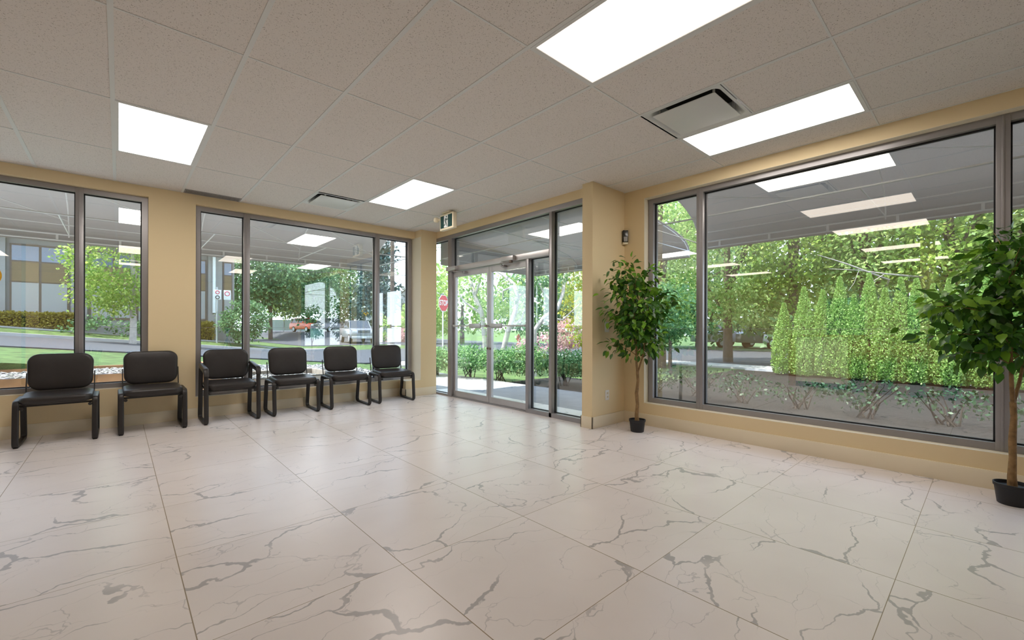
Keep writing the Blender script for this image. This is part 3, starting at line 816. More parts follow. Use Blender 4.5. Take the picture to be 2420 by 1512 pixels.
# ------------------------------------------------------------------ RECEPTION DESK AND POTTED GRASSES (mirrored in the right window)
dk = empty('reception_desk', (-.56, 1.3, 0), 0, 'wood fronted reception counter mirrored in the right window', 'desk')
part('front_panel', dk, M['woodpanel'], (-.05, 0, -1.45, .40, .0, .98), bev=.003)
part('end_post', dk, M['woodpanel'], (-.60, .015, 1.30, 1.42, .0, 1.0), bev=.003); part('middle_post', dk, M['woodpanel'], (-.02, .012, .40, .46, 0, .98), bev=.003)
part('pale_panel', dk, M['base'], (-.05, -.01, .46, 1.30, .10, .98))
part('toe_kick', dk, M['dark'], (-.06, -.03, .46, 1.30, 0, .10))
part('counter_top', dk, M['woodpanel'], (-.62, .04, -1.5, 1.45, .98, 1.02), bev=.004)
def grass_pot(loc, k, lab):
    rng = np.random.default_rng(100 + k)
    gpt = empty('potted_grass', loc, 0, lab, 'potted plant', 'potted grasses before the wooden counter')
    m = MB(); m.lathe([(0, 0), (.075, 0), (.10, .20), (.106, .20), (.106, .215), (.096, .215), (.09, .19), (0, .188)], n=24); m.build('pot', M['plastic'], gpt, 40)
    n = 150
    a = rng.uniform(0, 2 * PI, n); r = rng.uniform(0, .07, n)
    P = np.stack([r * np.cos(a), r * np.sin(a), np.full(n, .185)], 1)
    A = np.stack([np.cos(a) * rng.uniform(.05, .32, n), np.sin(a) * rng.uniform(.05, .32, n), np.ones(n)], 1)
    A[:, 0] = np.minimum(A[:, 0], .3); A[:, 0] = np.maximum(A[:, 0], -.12)
    leaf_mesh('grass', P, A, unit(rng.normal(0, 1, (n, 3))), rng.uniform(.32, .55, n), .012, M['grassblade'], gpt)
for k, y in enumerate((1.60, 1.22, .82, .42)):
    grass_pot((-.42, y, 0), k, ['potted grass before the counter, farthest from the right window edge in the mirror image', 'second potted grass before the wooden counter, mirrored in the window',
        'third potted grass before the wooden counter, mirrored in the window', 'potted grass at the right end of the mirrored wooden counter'][k])
tp = empty('tripod', (2.25, -.75, 0), 0, 'dark photographic tripod mirrored in the second left window', 'tripod')
for k in range(3):
    a = k * 2 * PI / 3 + .5
    m = MB(); m.tube([(.36 * math.cos(a), .36 * math.sin(a), .0), (.03 * math.cos(a), .03 * math.sin(a), .80)], .014, 8); m.build('leg', M['black'], tp, 40)
m = MB(); m.tube([(0, 0, .55), (0, 0, 1.0)], .016, 10); m.lathe([(0, .98), (.03, .98), (.035, 1.03), (.03, 1.06), (0, 1.06)], n=16); m.build('centre_column', M['black'], tp, 40)
m = MB(); m.box(-.065, .065, -.03, .03, 1.06, 1.15, bev=.01); m.lathe([(0, 0), (.036, 0), (.036, .09), (.03, .09), (0, .08)], n=20, M=Matrix.Translation((0, .03, 1.105)) @ Matrix.Rotation(-PI / 2, 4, 'X')); m.build('camera_body', M['black'], tp, 40)

# ================================================================== OUTSIDE
def smooth(a, b, t):
    t = max(0.0, min(1.0, (t - a) / (b - a))); return t * t * (3 - 2 * t)
def ground_z(x, y):
    z = 0.52 - 0.10 * x
    z = max(-0.08, min(1.1, z))
    if y < 13: z = z + (-0.08 - z) * smooth(2.8, 4.3, x) * smooth(13, 11, y)
    z += 0.30 * smooth(23, 26, y) * smooth(8, 4, x)
    z += 0.72 * smooth(36, 50, y) * smooth(11, 14, x)
    return z
def sheet(name, x0, x1, y0, y1, mat_, nx=24, ny=24, dz=0.0, kind='structure', skip=None, label=None, cat=None):
    bm = bmesh.new(); g_ = {}
    for i in range(nx + 1):
        for j in range(ny + 1):
            x, y = x0 + (x1 - x0) * i / nx, y0 + (y1 - y0) * j / ny
            g_[i, j] = bm.verts.new((x, y, ground_z(x, y) + dz))
    for i in range(nx):
        for j in range(ny):
            xm, ym = x0 + (x1 - x0) * (i + .5) / nx, y0 + (y1 - y0) * (j + .5) / ny
            if skip and skip(xm, ym): continue
            bm.faces.new((g_[i, j], g_[i + 1, j], g_[i + 1, j + 1], g_[i, j + 1]))
    bmesh.ops.delete(bm, geom=[v for v in bm.verts if not v.link_faces], context='VERTS')
    me = bpy.data.meshes.new(name); bm.to_mesh(me); bm.free()
    o = tag(link_mesh(name, me, mat_), label, cat, kind=kind)
    md = o.modifiers.new('thickness', 'SOLIDIFY'); md.thickness = .12; md.offset = -1
    return o
sheet('ground', -24, 76, -20, 80, M['grass'], 100, 100, skip=lambda x, y: x < 14 and y < 14)
sheet('lawn', -24, 1.15, 9.12, 14.3, M['grass'], 30, 6)
sheet('lawn', 1.15, 6.15, 11.15, 14.3, M['grass'], 8, 4)
sheet('lawn', 6.15, 14.1, 7.0, 14.3, M['grass'], 10, 8)
sheet('lawn', 8.1, 14.1, 4.9, 7.1, M['grass'], 8, 3)
tag(part('ground_strip', None, M['earth'], (4.82, 13.6, -18, 2.6, -.16, -.07), (8.2, 13.6, 2.6, 5.0, -.16, -.07), (6.05, 8.2, 2.4, 7.2, -.15, -.066)), kind='structure')
tag(part('patio', None, M['concrete'], (4.20, 6.15, 2.62, 9.6, -.14, -.012), (3.2, 6.15, 9.0, 9.8, -.14, -.014)), kind='structure')
sheet('road', -24, 15, 14.2, 23, M['asphalt'], 40, 6, .03)
sheet('side_road', 15, 25, -20, 80, M['asphalt'], 20, 60, .035)
sheet('parking_lot', 9, 15, 30, 74, M['asphalt'], 20, 40, .03)
sheet('kerb', -24, 9, 23, 23.18, M['sidewalk'], 40, 1, .14)
sheet('sidewalk', -24, 9, 25.6, 26.0, M['sidewalk'], 40, 1, .03)
sheet('side_sidewalk', 13.9, 15.1, -20, 13.6, M['sidewalk'], 4, 30, .05)
sheet('road_sidewalk', 6.2, 12.9, 12.2, 13.7, M['sidewalk'], 10, 3, .06)

# planters of white pebbles under the left windows
def planter(loc, L, Dp, z0, z1, label, wood):
    p = empty('planter_box', loc, 0, label, 'planter', 'timber planters along the left wall')
    w = .045
    part('front_board', p, wood, (0, L, 0, w, z0, z1), bev=.004); part('rear_board', p, wood, (0, L, Dp - w, Dp, z0, z1), bev=.004)
    part('end_board', p, wood, (0, w, w, Dp - w, z0, z1), bev=.004); part('end_board', p, wood, (L - w, L, w, Dp - w, z0, z1), bev=.004)
    return p
planter((-2.4, 7.40, 0), 3.5, 1.75, .25, .545, 'raised timber planter box with white pebbles outside the first window', M['cedarwood'])
planter((1.16, 7.40, 0), 1.62, 1.3, .02, .365, 'low weathered timber planter with white pebbles outside the second window', M['greywood'])
def pebble_bed(name, x0, x1, y0, y1, z, label, n, seed, slope=0.0):
    """bed surface with pebbles standing proud of it"""
    rng = np.random.default_rng(seed)
    bm = bmesh.new()
    zz = lambda x: z + slope * (x - x0)
    bm.faces.new([bm.verts.new((x, y, zz(x))) for x, y in ((x0, y0), (x1, y0), (x1, y1), (x0, y1))])
    tmp = bmesh.new(); bmesh.ops.create_icosphere(tmp, subdivisions=1, radius=1.0)
    base = np.array([v.co[:] for v in tmp.verts]); fc = [[v.index for v in f.verts] for f in tmp.faces]; tmp.free()
    vs, fs = [], []
    X = rng.uniform(x0, x1, n); Y = y0 + (y1 - y0) * rng.uniform(0, 1, n) ** 1.3
    for k in range(n):
        s = rng.uniform(.016, .034) * np.array([rng.uniform(.8, 1.5), rng.uniform(.8, 1.4), rng.uniform(.5, .8)])
        a = rng.uniform(0, PI); R = np.array([[math.cos(a), -math.sin(a), 0], [math.sin(a), math.cos(a), 0], [0, 0, 1]])
        b = (base * s) @ R.T + np.array([X[k], Y[k], zz(X[k]) + .006])
        fs += [[i + len(vs) * 12 for i in f] for f in fc]; vs.append(b)
    vs = np.concatenate(vs)
    me = bpy.data.meshes.new(name); bm.to_mesh(me); bm.free()
    me2 = bpy.data.meshes.new(name + '_stones'); me2.from_pydata(vs.tolist(), [], fs)
    bm = bmesh.new(); bm.from_mesh(me); bm.from_mesh(me2); bm.to_mesh(me); bm.free(); bpy.data.meshes.remove(me2)
    return tag(link_mesh(name, me, M['pebble']), label, 'gravel', kind='stuff')
pebble_bed('gravel', -2.35, 1.05, 7.45, 9.10, .49, 'white pebbles filling the raised timber planter', 2600, 3)
pebble_bed('gravel', 1.21, 4.15, 7.45, 11.2, .325, 'white pebble bed outside the second window', 4200, 4, slope=-.045)
sheet('gravel_bank', 1.1, 4.2, 6.9, 7.5, M['earth'], 2, 2, -.1)

# ---- fabric awnings
def awning(name, origin, rz, width, label, depth=1.45, ztop=2.98, zb=2.355, nrib=6, closed_left=False):
    a = empty(name, origin, rz, label, 'awning', 'grey fabric awnings outside the windows')
    prof = []
    for k in range(11):
        t_ = k / 10 * PI / 2
        prof.append((depth * math.sin(t_) ** .95, zb + (ztop - zb) * math.cos(t_) ** .9))
    m = MB()
    pf = prof + [(depth + .005, zb - .09)]
    th = .006
    ringA = [[m.bm.verts.new((x, d, z)) for (d, z) in pf] for x in (0, width)]
    ringB = [[m.bm.verts.new((x, max(0, d - th), z - th)) for (d, z) in pf] for x in (0, width)]
    for k in range(len(pf) - 1):
        m.bm.faces.new((ringA[0][k], ringA[1][k], ringA[1][k + 1], ringA[0][k + 1]))
        m.bm.faces.new((ringB[0][k], ringB[0][k + 1], ringB[1][k + 1], ringB[1][k]))
        for e in (0, 1): m.bm.faces.new((ringA[e][k], ringA[e][k + 1], ringB[e][k + 1], ringB[e][k]))
    m.bm.faces.new((ringA[0][0], ringB[0][0], ringB[1][0], ringA[1][0])); m.bm.faces.new((ringA[0][-1], ringA[1][-1], ringB[1][-1], ringB[0][-1]))
    m.build('canopy_fabric', M['fabric'], a, 60)
    if closed_left:
        m = MB(); m.prism([(0, zb - .09)] + [(d, z - .003) for (d, z) in pf[:0:-1]] + [(0, ztop - .003)], .006, Matrix(((0, 0, 1, 0), (1, 0, 0, 0), (0, 1, 0, 0), (0, 0, 0, 1)))); m.build('end_panel', M['fabric'], a)
    m = MB(); m.tube([(0, depth - .03, zb + .01), (width, depth - .03, zb + .01)], .011, 8); m.tube([(0, depth - .025, zb - .07), (width, depth - .025, zb - .07)], .009, 8)
    for e in range(int(width / .62)): m.box(.3 + e * .62, .325 + e * .62, depth - .032, depth - .018, zb - .075, zb + .012)
    m.build('front_bar', M['rib'], a, 50)
    m = MB(); m.tube([(0, depth * .93, zb - .09 + .22), (width, depth * .93, zb + .13)], .008, 8); m.build('middle_bar', M['rib'], a, 50)
    m = MB(); m.tube([(0, .03, zb + .02), (width, .03, zb + .02)], .009, 8); m.build('wall_bar', M['rib'], a, 50)
    for k in range(nrib):
        x = .02 + (width - .04) * k / (nrib - 1)
        m = MB(); m.tube([(x, max(.01, d - .02), z - .024) for (d, z) in prof], .008, 6)
        m.tube([(x, .03, zb + .02), (x, depth - .03, zb + .01)], .007, 6)
        if k < nrib - 1:
            x2 = .02 + (width - .04) * (k + 1) / (nrib - 1)
            m.tube([(x, prof[3][0], prof[3][1] - .03), (x2, prof[8][0], prof[8][1] - .03)], .007, 6)
        m.build('rib', M['rib'], a, 50)
    return a
for mm in ('fabric',):
    nt = M[mm].node_tree; p = nt.nodes['Principled BSDF']; o = nt.nodes['Material Output']
    t_ = nt.nodes.new('ShaderNodeBsdfTranslucent'); t_.inputs[0].default_value = (.46, .445, .44, 1)
    x_ = nt.nodes.new('ShaderNodeMixShader'); x_.inputs[0].default_value = .35
    nt.links.new(p.outputs[0], x_.inputs[1]); nt.links.new(t_.outputs[0], x_.inputs[2]); nt.links.new(x_.outputs[0], o.inputs[0])
awning('window_awning', (-3.4, yo + .002, 0), 0, 7.25, 'long grey awning with white ribs outside the two left windows', nrib=6)
awning('window_awning', (xo + .002, 2.84, 0), -PI / 2, 6.2, 'grey awning outside the long right window', nrib=4)
awning('door_awning', (4.302, 6.62, 0), -PI / 2, 3.42, 'grey entrance awning over the glass doors', depth=2.45, ztop=2.77, zb=2.36, nrib=4, closed_left=True)

# ---- leaf clouds
def cloud(rng, blobs, n, clump=.35, per=26, leaf=.16, up_bias=.5, shell=.55):
    """clumps of leaves near the surface of ellipsoid blobs [(cx,cy,cz,rx,ry,rz)]"""
    w = np.array([b[3] * b[4] * b[5] for b in blobs]) ** (2 / 3); w = w / w.sum()
    nc = max(1, n // per)
    bi = rng.choice(len(blobs), nc, p=w); B_ = np.array(blobs)[bi]
    d = unit(rng.normal(0, 1, (nc, 3))); r = rng.uniform(shell, 1.0, (nc, 1)) ** .6
    cen = B_[:, :3] + d * r * B_[:, 3:6]
    P = np.repeat(cen, per, 0) + np.clip(rng.normal(0, 1, (nc * per, 3)), -1.8, 1.8) * clump * np.array([1, 1, .6])
    D_ = np.repeat(d, per, 0)
    A = D_ * .5 + rng.normal(0, .7, P.shape) + np.array([0, 0, -.25])
    N_ = rng.normal(0, .55, P.shape) + np.array([0, 0, up_bias]) + D_ * .4
    L = rng.uniform(.7, 1.25, len(P)) * leaf
    return P, A, N_, L

def tree(name, loc, label, trunk, limbs, blobs, n, leaf, lm, bm_, seed, clump=.4, group=None, r0=.16, cat='tree', clip=None, ratio=.62):
    rng = np.random.default_rng(seed)
    t = empty(name, loc, 0, label, cat, group)
    if trunk:
        m = MB(); m.tube(trunk, list(np.linspace(r0, r0 * .45, len(trunk))), 9)
        for lb in limbs: m.tube(lb, list(np.linspace(r0 * .5, r0 * .12, len(lb))), 7)
        m.build('trunk', bm_, t, 60)
    P, A, N_, L = cloud(rng, blobs, n, clump, leaf=leaf)
    if clip is not None:
        k = clip(P + np.array(loc)); P, A, N_, L = P[k], A[k], N_[k], L[k]
    leaf_mesh('foliage', P, A, N_, L, L * ratio, lm, t)
    return t

# street tree in the first window
tree('maple_tree', (.40, 22.0, .6), 'bright green young maple on the grass strip seen through the first window',
     [(0, 0, -.25), (.02, 0, .8), (-.03, .02, 1.6), (0, 0, 2.6), (0, 0, 3.6)], [[(0, 0, 1.5), (-.9, 0, 2.4)], [(0, 0, 1.8), (.8, .2, 2.8)], [(0, 0, 1.6), (.1, -.7, 2.6)]],
     [(-.1, 0, 3.2, 1.75, 1.6, 1.9), (-.6, -.2, 1.9, 1.0, 1.0, .8), (.3, 0, 4.6, 1.6, 1.5, 1.4)], 12500, .125, M['maple'], M['barkpale'], 1, clump=.26, r0=.12)
# round dark shrub by the far building
tree('round_shrub', (4.7, 24.9, .25), 'round dark green shrub at the corner of the grey building across the street', None, [],
     [(0, 0, 1.25, 1.0, 1.0, .95)], 3200, .14, M['deepleaf'], None, 2, clump=.16, cat='shrub')
LT = 'big trees beyond the parking lot'
tree('parking_tree', (11.0, 47, .3), 'large green tree just right of the grey building across the street', [(0, 0, -.3), (0, 0, 3), (.3, 0, 6)], [], [(0, 0, 7.5, 5.4, 4, 4.6), (-2.5, 0, 5, 3, 3, 2.6), (3, 0, 4.6, 3.4, 3, 2.6)], 13000, .36, M['deepleaf'], M['barkdark'], 3, clump=.8, group=LT, r0=.2)
tree('parking_tree', (17.6, 57, .7), 'large green tree behind the orange red car', [(0, 0, -.3), (0, 0, 3), (.3, 0, 6)], [], [(0, 0, 7.4, 4.6, 4, 4.4), (-2.6, -1, 4.4, 2.8, 3, 2.2)], 10000, .38, M['freshleaf'], M['barkdark'], 4, clump=.8, group=LT, r0=.2)
tree('parking_tree', (22.0, 54, .7), 'large green tree behind the dark parked car', [(0, 0, -.3), (0, 0, 3), (.3, 0, 6)], [], [(0, 0, 6.6, 4.4, 4, 4.4), (2.2, -1, 3.6, 2.6, 3, 2.2), (-2.4, -1, 3.2, 2.2, 2, 2.0)], 10000, .36, M['deepleaf'], M['barkdark'], 5, clump=.8, group=LT, r0=.2)
tree('conifer_tree', (18.6, 39.5, .0), 'tall blue green conifer behind the yellow diamond sign', [(0, 0, -.1), (0, 0, 9)], [], [(0, 0, 3.0, 2.3, 2.2, 1.8), (0, 0, 5.0, 1.9, 1.8, 1.8), (0, 0, 7.4, 1.5, 1.5, 2.0), (.1, 0, 9.6, 1.0, 1.0, 2.2)], 6000, .34, M['conifer'], M['barkdark'], 6, clump=.42, r0=.25)
tree('garden_shrub', (21.0, 35.0, -.1), 'leafy green shrub before the gabled house', None, [], [(0, 0, 1.9, 2.0, 1.8, 2.0), (-2.4, 1, 1.2, 1.6, 1.4, 1.3)], 3600, .26, M['freshleaf'], None, 7, clump=.34, cat='shrub')
tree('garden_shrub', (18.3, 33.2, -.1), 'low flowering bush beside the silver pickup truck', None, [], [(0, 0, .55, 1.5, 1.1, .65)], 1500, .2, M['pinkflower'], None, 8, clump=.22, cat='shrub')

# pale barked trees outside the entrance
DT = 'crooked pale barked trees outside the doors'
tree('crooked_tree', (8.0, 8.9, 0), 'crooked pale trunked tree seen through the right door leaf',
     [(-.15, .15, -.1), (-.10, .14, .44), (0, .04, 1.02), (.16, -.10, 1.61), (.21, -.15, 2.02), (.13, -.07, 2.35), (.07, .25, 2.61), (.09, .50, 2.96), (.15, .72, 3.6)],
     [[(.21, -.15, 2.0), (.45, -.35, 2.25), (.5, -.4, 2.6)], [(.13, -.07, 2.3), (.1, .35, 2.2), (.12, .4, 1.9)], [(.02, .02, 1.1), (.3, -.2, 1.4), (.5, -.3, 2.0)], [(.07, .25, 2.61), (-.1, .7, 2.9), (-.1, 1.0, 2.9)]],
     [(.9, -.5, 2.5, 1.0, .9, .55), (.2, .3, 4.2, 1.6, 1.6, .8), (1.3, .9, 2.0, .8, .8, .6), (.6, .9, 3.2, .9, .9, .5)], 2700, .12, M['freshleaf'], M['barkpale'], 9, clump=.22, group=DT, r0=.085)
tree('crooked_tree', (8.7, 11.0, 0), 'crooked pale trunked tree seen through the left door leaf',
     [(.11, -.09, -.1), (.11, -.09, .39), (.06, -.05, 1.15), (0, 0, 1.69), (-.15, .14, 2.17), (-.13, .39, 2.63), (-.07, .61, 3.05), (-.07, .88, 3.7)],
     [[(-.15, .14, 2.17), (-.05, .05, 2.58), (.03, -.02, 3.13), (-.1, .1, 3.6)], [(0, 0, 1.6), (-.4, .4, 2.0), (-.5, .8, 2.5)]],
     [(.1, .3, 2.9, .8, .7, .7), (0, .4, 4.4, 1.5, 1.4, .7), (.9, -.2, 2.1, .8, .8, .5), (.5, .1, 1.5, .6, .6, .5)], 2700, .13, M['freshleaf'], M['barkpale'], 10, clump=.24, group=DT, r0=.095)
tree('crooked_tree', (7.9, 7.7, 0), 'leaning pale trunked tree seen through the narrow sidelight right of the doors',
     [(-.07, .05, -.1), (-.07, .05, .55), (-.05, .04, 1.09), (.12, -.12, 1.41), (.38, -.35, 1.64), (.63, -.31, 2.07), (.82, -.21, 2.53), (1.02, -.26, 3.1)],
     [[(.12, -.12, 1.41), (.4, -.5, 1.35), (.75, -.75, 1.75)], [(.38, -.35, 1.64), (.3, .1, 2.1), (.2, .3, 2.6)]],
     [(.5, .2, 2.6, .7, .7, .6), (.8, -.2, 3.6, 1.2, 1.2, .6), (.2, .5, 1.9, .4, .4, .4)], 1500, .12, M['deepleaf'], M['barkpale'], 12, clump=.2, group=DT, r0=.075)
tree('golden_tree', (10.3, 8.1, 0), 'bright yellow green tree at the right end of the storefront glass', [(0, 0, -.1), (0, 0, 1.2), (.1, 0, 2.4)], [],
     [(.1, -.1, 2.0, .75, .85, .95), (.3, .1, 3.2, .9, .9, .8), (0, -.1, 1.2, .5, .6, .5)], 4200, .11, M['yellowleaf'], M['barkdark'], 13, clump=.16, r0=.08)
tree('blossom_shrub', (11.2, 9.3, 0), 'pink blossoming shrub under the yellow green tree', None, [], [(0, 0, .95, .7, .7, .5)], 1300, .10, M['pinkflower'], None, 14, clump=.14, cat='shrub')
tree('backdrop_tree', (19.5, 27.0, -.1), 'leafy tree far behind the left door leaf', [(0, 0, 0), (0, 0, 3)], [], [(0, 0, 3.6, 3.0, 2.6, 2.6), (-2, 2, 2.2, 2, 2, 1.6)], 3400, .34, M['freshleaf'], M['barkdark'], 15, clump=.5, group='green trees across the side street', r0=.2)
tree('backdrop_tree', (22.5, 22.0, -.1), 'leafy tree far behind the right door leaf', [(0, 0, 0), (0, 0, 3)], [], [(0, 0, 3.2, 2.6, 2.8, 2.4), (2, -2, 2.4, 2, 2, 1.8)], 3400, .34, M['deepleaf'], M['barkdark'], 16, clump=.5, group='green trees across the side street', r0=.2)
tree('backdrop_tree', (25.5, 17.0, -.1), 'leafy tree far behind the narrow sidelight', [(0, 0, 0), (0, 0, 3)], [], [(0, 0, 3.4, 2.8, 3.0, 3.0), (1, -3, 3, 2.4, 2.4, 2.4)], 4000, .36, M['freshleaf'], M['barkdark'], 17, clump=.5, group='green trees across the side street', r0=.2)
tree('red_shrub', (16.0, 15.3, 0), 'low purple flowering bed across the side street', None, [], [(0, 0, .35, 1.6, 1.2, .45)], 900, .16, M['pinkflower'], None, 18, clump=.2, cat='shrub')

# trees beyond the right window
RT = 'leafy trees beyond the right window'
RTL = [((12.6, 6.9, 0), 'leafy tree filling the narrow left pane of the right window', [(0, 0, 2.9, 1.5, 1.3, 1.3), (.3, -.1, 4.6, 1.6, 1.4, 1.1), (0, .2, 1.5, 1.1, 1.0, .7)], M['freshleaf'], .15),
       ((16.0, 6.2, 0), 'leafy tree just right of the first mullion of the right window', [(0, 0, 3.4, 2.2, 1.5, 1.7), (0, .2, 5.6, 2.2, 1.6, 1.4), (0, -.6, 1.9, 1.2, 1.2, .7)], M['freshleaf'], .17),
       ((16.4, 4.3, 0), 'leafy tree above the left end of the cedar row', [(0, 0, 3.9, 2.0, 1.5, 1.5), (0, .1, 5.8, 2.2, 1.6, 1.3), (0, .3, 2.3, 1.2, .9, .6)], M['maple'], .18),
       ((16.6, 2.5, 0), 'leafy tree above the middle of the cedar row', [(0, 0, 4.1, 1.8, 1.5, 1.5), (.2, .1, 5.9, 2.0, 1.5, 1.3), (-.6, -.2, 2.7, 1.2, 1.0, .6)], M['freshleaf'], .18),
       ((16.5, .7, 0), 'leafy tree above the right part of the cedar row', [(0, 0, 4.3, 2.0, 1.6, 1.5), (0, .1, 6.0, 2.1, 1.6, 1.3), (-.4, .2, 2.8, 1.3, 1.0, .6)], M['maple'], .18),
       ((15.6, -1.2, 0), 'leafy tree behind the ficus at the right edge', [(0, 0, 3.6, 2.0, 1.6, 2.0), (0, .1, 5.6, 2.1, 1.6, 1.3)], M['freshleaf'], .18)]
for k, (loc, lab, blobs, lm, lf) in enumerate(RTL):
    rng = random.Random(k)
    lim = [[(0, 0, 1.6 + .4 * q), (rng.uniform(-.8, .8), rng.uniform(-.9, .9), 2.8 + .6 * q), (rng.uniform(-1.5, 1.5), rng.uniform(-1.5, 1.5), 3.9 + .5 * q)] for q in range(4)]
    tree('leafy_tree', loc, lab, [(0, 0, -.1), (.05, .03, 1.2), (-.04, 0, 2.6), (0, .05, 4.2), (0, 0, 5.6)], lim, blobs, 12500, lf * .74, lm, M['barkdark'], 30 + k, clump=.26, group=RT, r0=.17)
tree('low_tree', (11.0, 5.75, 0), 'low dark green tree in the narrow left pane beside the ficus', [(0, 0, -.1), (0, 0, 1.2)], [], [(0, 0, 1.6, .8, .7, .7), (.2, .5, 1.0, .6, .6, .5)], 3000, .10, M['deepleaf'], M['barkdark'], 40, clump=.16, r0=.06)
for k, (loc, lab) in enumerate((((25.5, 11.5, 0), 'dense far green tree behind the parked cars, left of the cedars'), ((26.5, 7.0, 0), 'dense far green tree behind the left cedars'), ((26.5, 2.6, 0), 'dense far green tree behind the middle cedars'), ((26.0, -2.0, 0), 'dense far green tree behind the right cedars'))):
    tree('far_tree', loc, lab, [(0, 0, 0), (0, 0, 4)], [], [(0, 0, 4.2, 2.6, 2.9, 3.2), (0, 1.2, 8.0, 2.6, 2.8, 2.6), (0, -1.2, 2.0, 2.0, 2.4, 1.6)], 4200, .42, M['deepleaf'] if k % 2 == 0 else M['freshleaf'], M['barkdark'], 50 + k, clump=.55, group='dense far green trees', r0=.25)
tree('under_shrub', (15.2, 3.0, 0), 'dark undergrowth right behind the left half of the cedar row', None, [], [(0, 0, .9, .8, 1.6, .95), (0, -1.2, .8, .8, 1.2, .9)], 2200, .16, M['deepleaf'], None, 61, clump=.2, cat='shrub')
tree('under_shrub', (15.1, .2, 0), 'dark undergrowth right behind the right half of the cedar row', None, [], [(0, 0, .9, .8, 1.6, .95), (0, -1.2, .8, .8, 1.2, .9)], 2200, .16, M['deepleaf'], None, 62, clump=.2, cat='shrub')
# bare pale branches of the middle tree
btree = next(o for o in C.objects if o.get('label') == 'leafy tree above the middle of the cedar row')
bl = btree.location
def branch(paths):
    m = MB()
    for pts, rad in paths: m.tube([(p[0] - bl.x, p[1] - bl.y, p[2] - bl.z) for p in pts], rad, 6)
    o = m.build('bare_branch', M['barkpale'], btree, 60); o['label'] = 'bare pale branch without leaves'
branch([([(16.58, 2.5, 2.5), (15.6, 1.9, 2.30), (14.52, 1.72, 2.39), (13.72, 2.44, 2.79), (13.17, 2.94, 3.02)], [.034, .028, .022, .016, .006])])
branch([([(16.58, 2.5, 2.6), (15.9, 1.5, 2.42), (15.16, 1.15, 2.46), (14.44, 1.79, 2.54), (13.96, 2.23, 2.63), (13.4, 2.73, 2.66)], [.034, .030, .026, .020, .012, .005]),
        ([(13.96, 2.23, 2.63), (13.8, 2.3, 2.3), (13.7, 2.4, 2.1)], [.008, .005, .003]), ([(14.44, 1.79, 2.54), (14.0, 2.0, 2.3), (13.9, 2.2, 1.95)], [.008, .005, .003])])

# ---- cedar row
def cedar_proto(seed, h=1.65, r=.25, n=8500):
    rng = np.random.default_rng(seed)
    t = empty('cedar_tree')
    z = h * rng.uniform(0, 1, n) ** 1.15
    prof = np.interp(z / h, [0, .08, .35, .62, .82, 1.0], [.80, .96, 1.0, .72, .36, .02]) * r
    a = rng.uniform(0, 2 * PI, n)
    lob = 1 + .12 * np.sin(3 * a + z * 3 + seed) + .08 * np.sin(7 * a - z * 9)
    rr = prof * lob * rng.uniform(.72, 1.04, n)
    P = np.stack([rr * np.cos(a), rr * np.sin(a), z + .02], 1)
    A = np.stack([np.cos(a) * .55, np.sin(a) * .55, np.full(n, .55)], 1) + rng.normal(0, .45, (n, 3))
    N_ = np.stack([np.cos(a), np.sin(a), np.full(n, .55)], 1) + rng.normal(0, .4, (n, 3))
    L = rng.uniform(.030, .055, n)
    leaf_mesh('foliage', P, A, N_, L, L * .7, M['cedarleaf'], t)
    m = MB(); m.tube([(0, 0, 0), (0, 0, h * .8)], [.03, .01], 6); m.build('trunk', M['barkdark'], t, 60)
    return t
protos = [cedar_proto(60 + k) for k in range(3)]
ordn = ['first', 'second', 'third', 'fourth', 'fifth', 'sixth', 'seventh', 'eighth', 'ninth', 'tenth', 'eleventh', 'twelfth', 'thirteenth', 'fourteenth', 'fifteenth', 'sixteenth', 'seventeenth']
CH = [(3.36, 1.42), (2.92, 1.72), (2.58, 1.66), (2.27, 1.90), (2.00, 1.52), (1.75, 1.92), (1.48, 1.62), (1.24, 1.80), (1.00, 1.76), (.76, 1.66), (.52, 1.74), (.28, 1.62), (.04, 1.78), (-.22, 1.70), (-.48, 1.76), (-.76, 1.72)]
rngc = random.Random(9)
for k, (y, top) in enumerate(CH):
    o = protos[k] if k < 3 else copy_tree(protos[k % 3])
    o.location = (13.0 + rngc.uniform(-.12, .12), y * 1.08, -.05); s = (top + .1) / 1.65 * 1.20
    o.scale = (1.0 + rngc.uniform(-.08, .1), 1.0 + rngc.uniform(-.08, .06), s); o.rotation_euler = (0, 0, rngc.uniform(0, 6))
    tag(o, '%s pointed cedar from the left end of the clipped row outside the right window' % ordn[k], 'cedar', 'cedar row outside the right window')

# ---- hedge of separate bushes around the patio
def bush(loc, r, h, label, seed, lm='hedge', n=2200, leaf=.055, base=.22):
    rng = np.random.default_rng(seed)
    t = empty('hedge_bush', loc, 0, label, 'hedge', 'hedge bushes around the patio')
    P, A, N_, L = cloud(rng, [(0, 0, (base + h) / 2, r, r, (h - base) / 2)], n, .09, leaf=leaf, shell=.3, per=14)
    P[:, 2] = np.minimum(P[:, 2], h + rng.normal(0, .03, len(P)))
    leaf_mesh('foliage', P, A, N_, L, L * .62, M[lm], t)
    m = MB()
    for k in range(9):
        a = rng.uniform(0, 6.28); q = rng.uniform(.3, .8) * r
        m.tube([(rng.uniform(-.1, .1), rng.uniform(-.1, .1), 0), (q * .5 * math.cos(a), q * .5 * math.sin(a), h * .45), (q * math.cos(a + .4), q * math.sin(a + .4), h * .9)], [.013, .009, .004], 5)
    m.build('stems', M['twig'], t, 60)
    return t
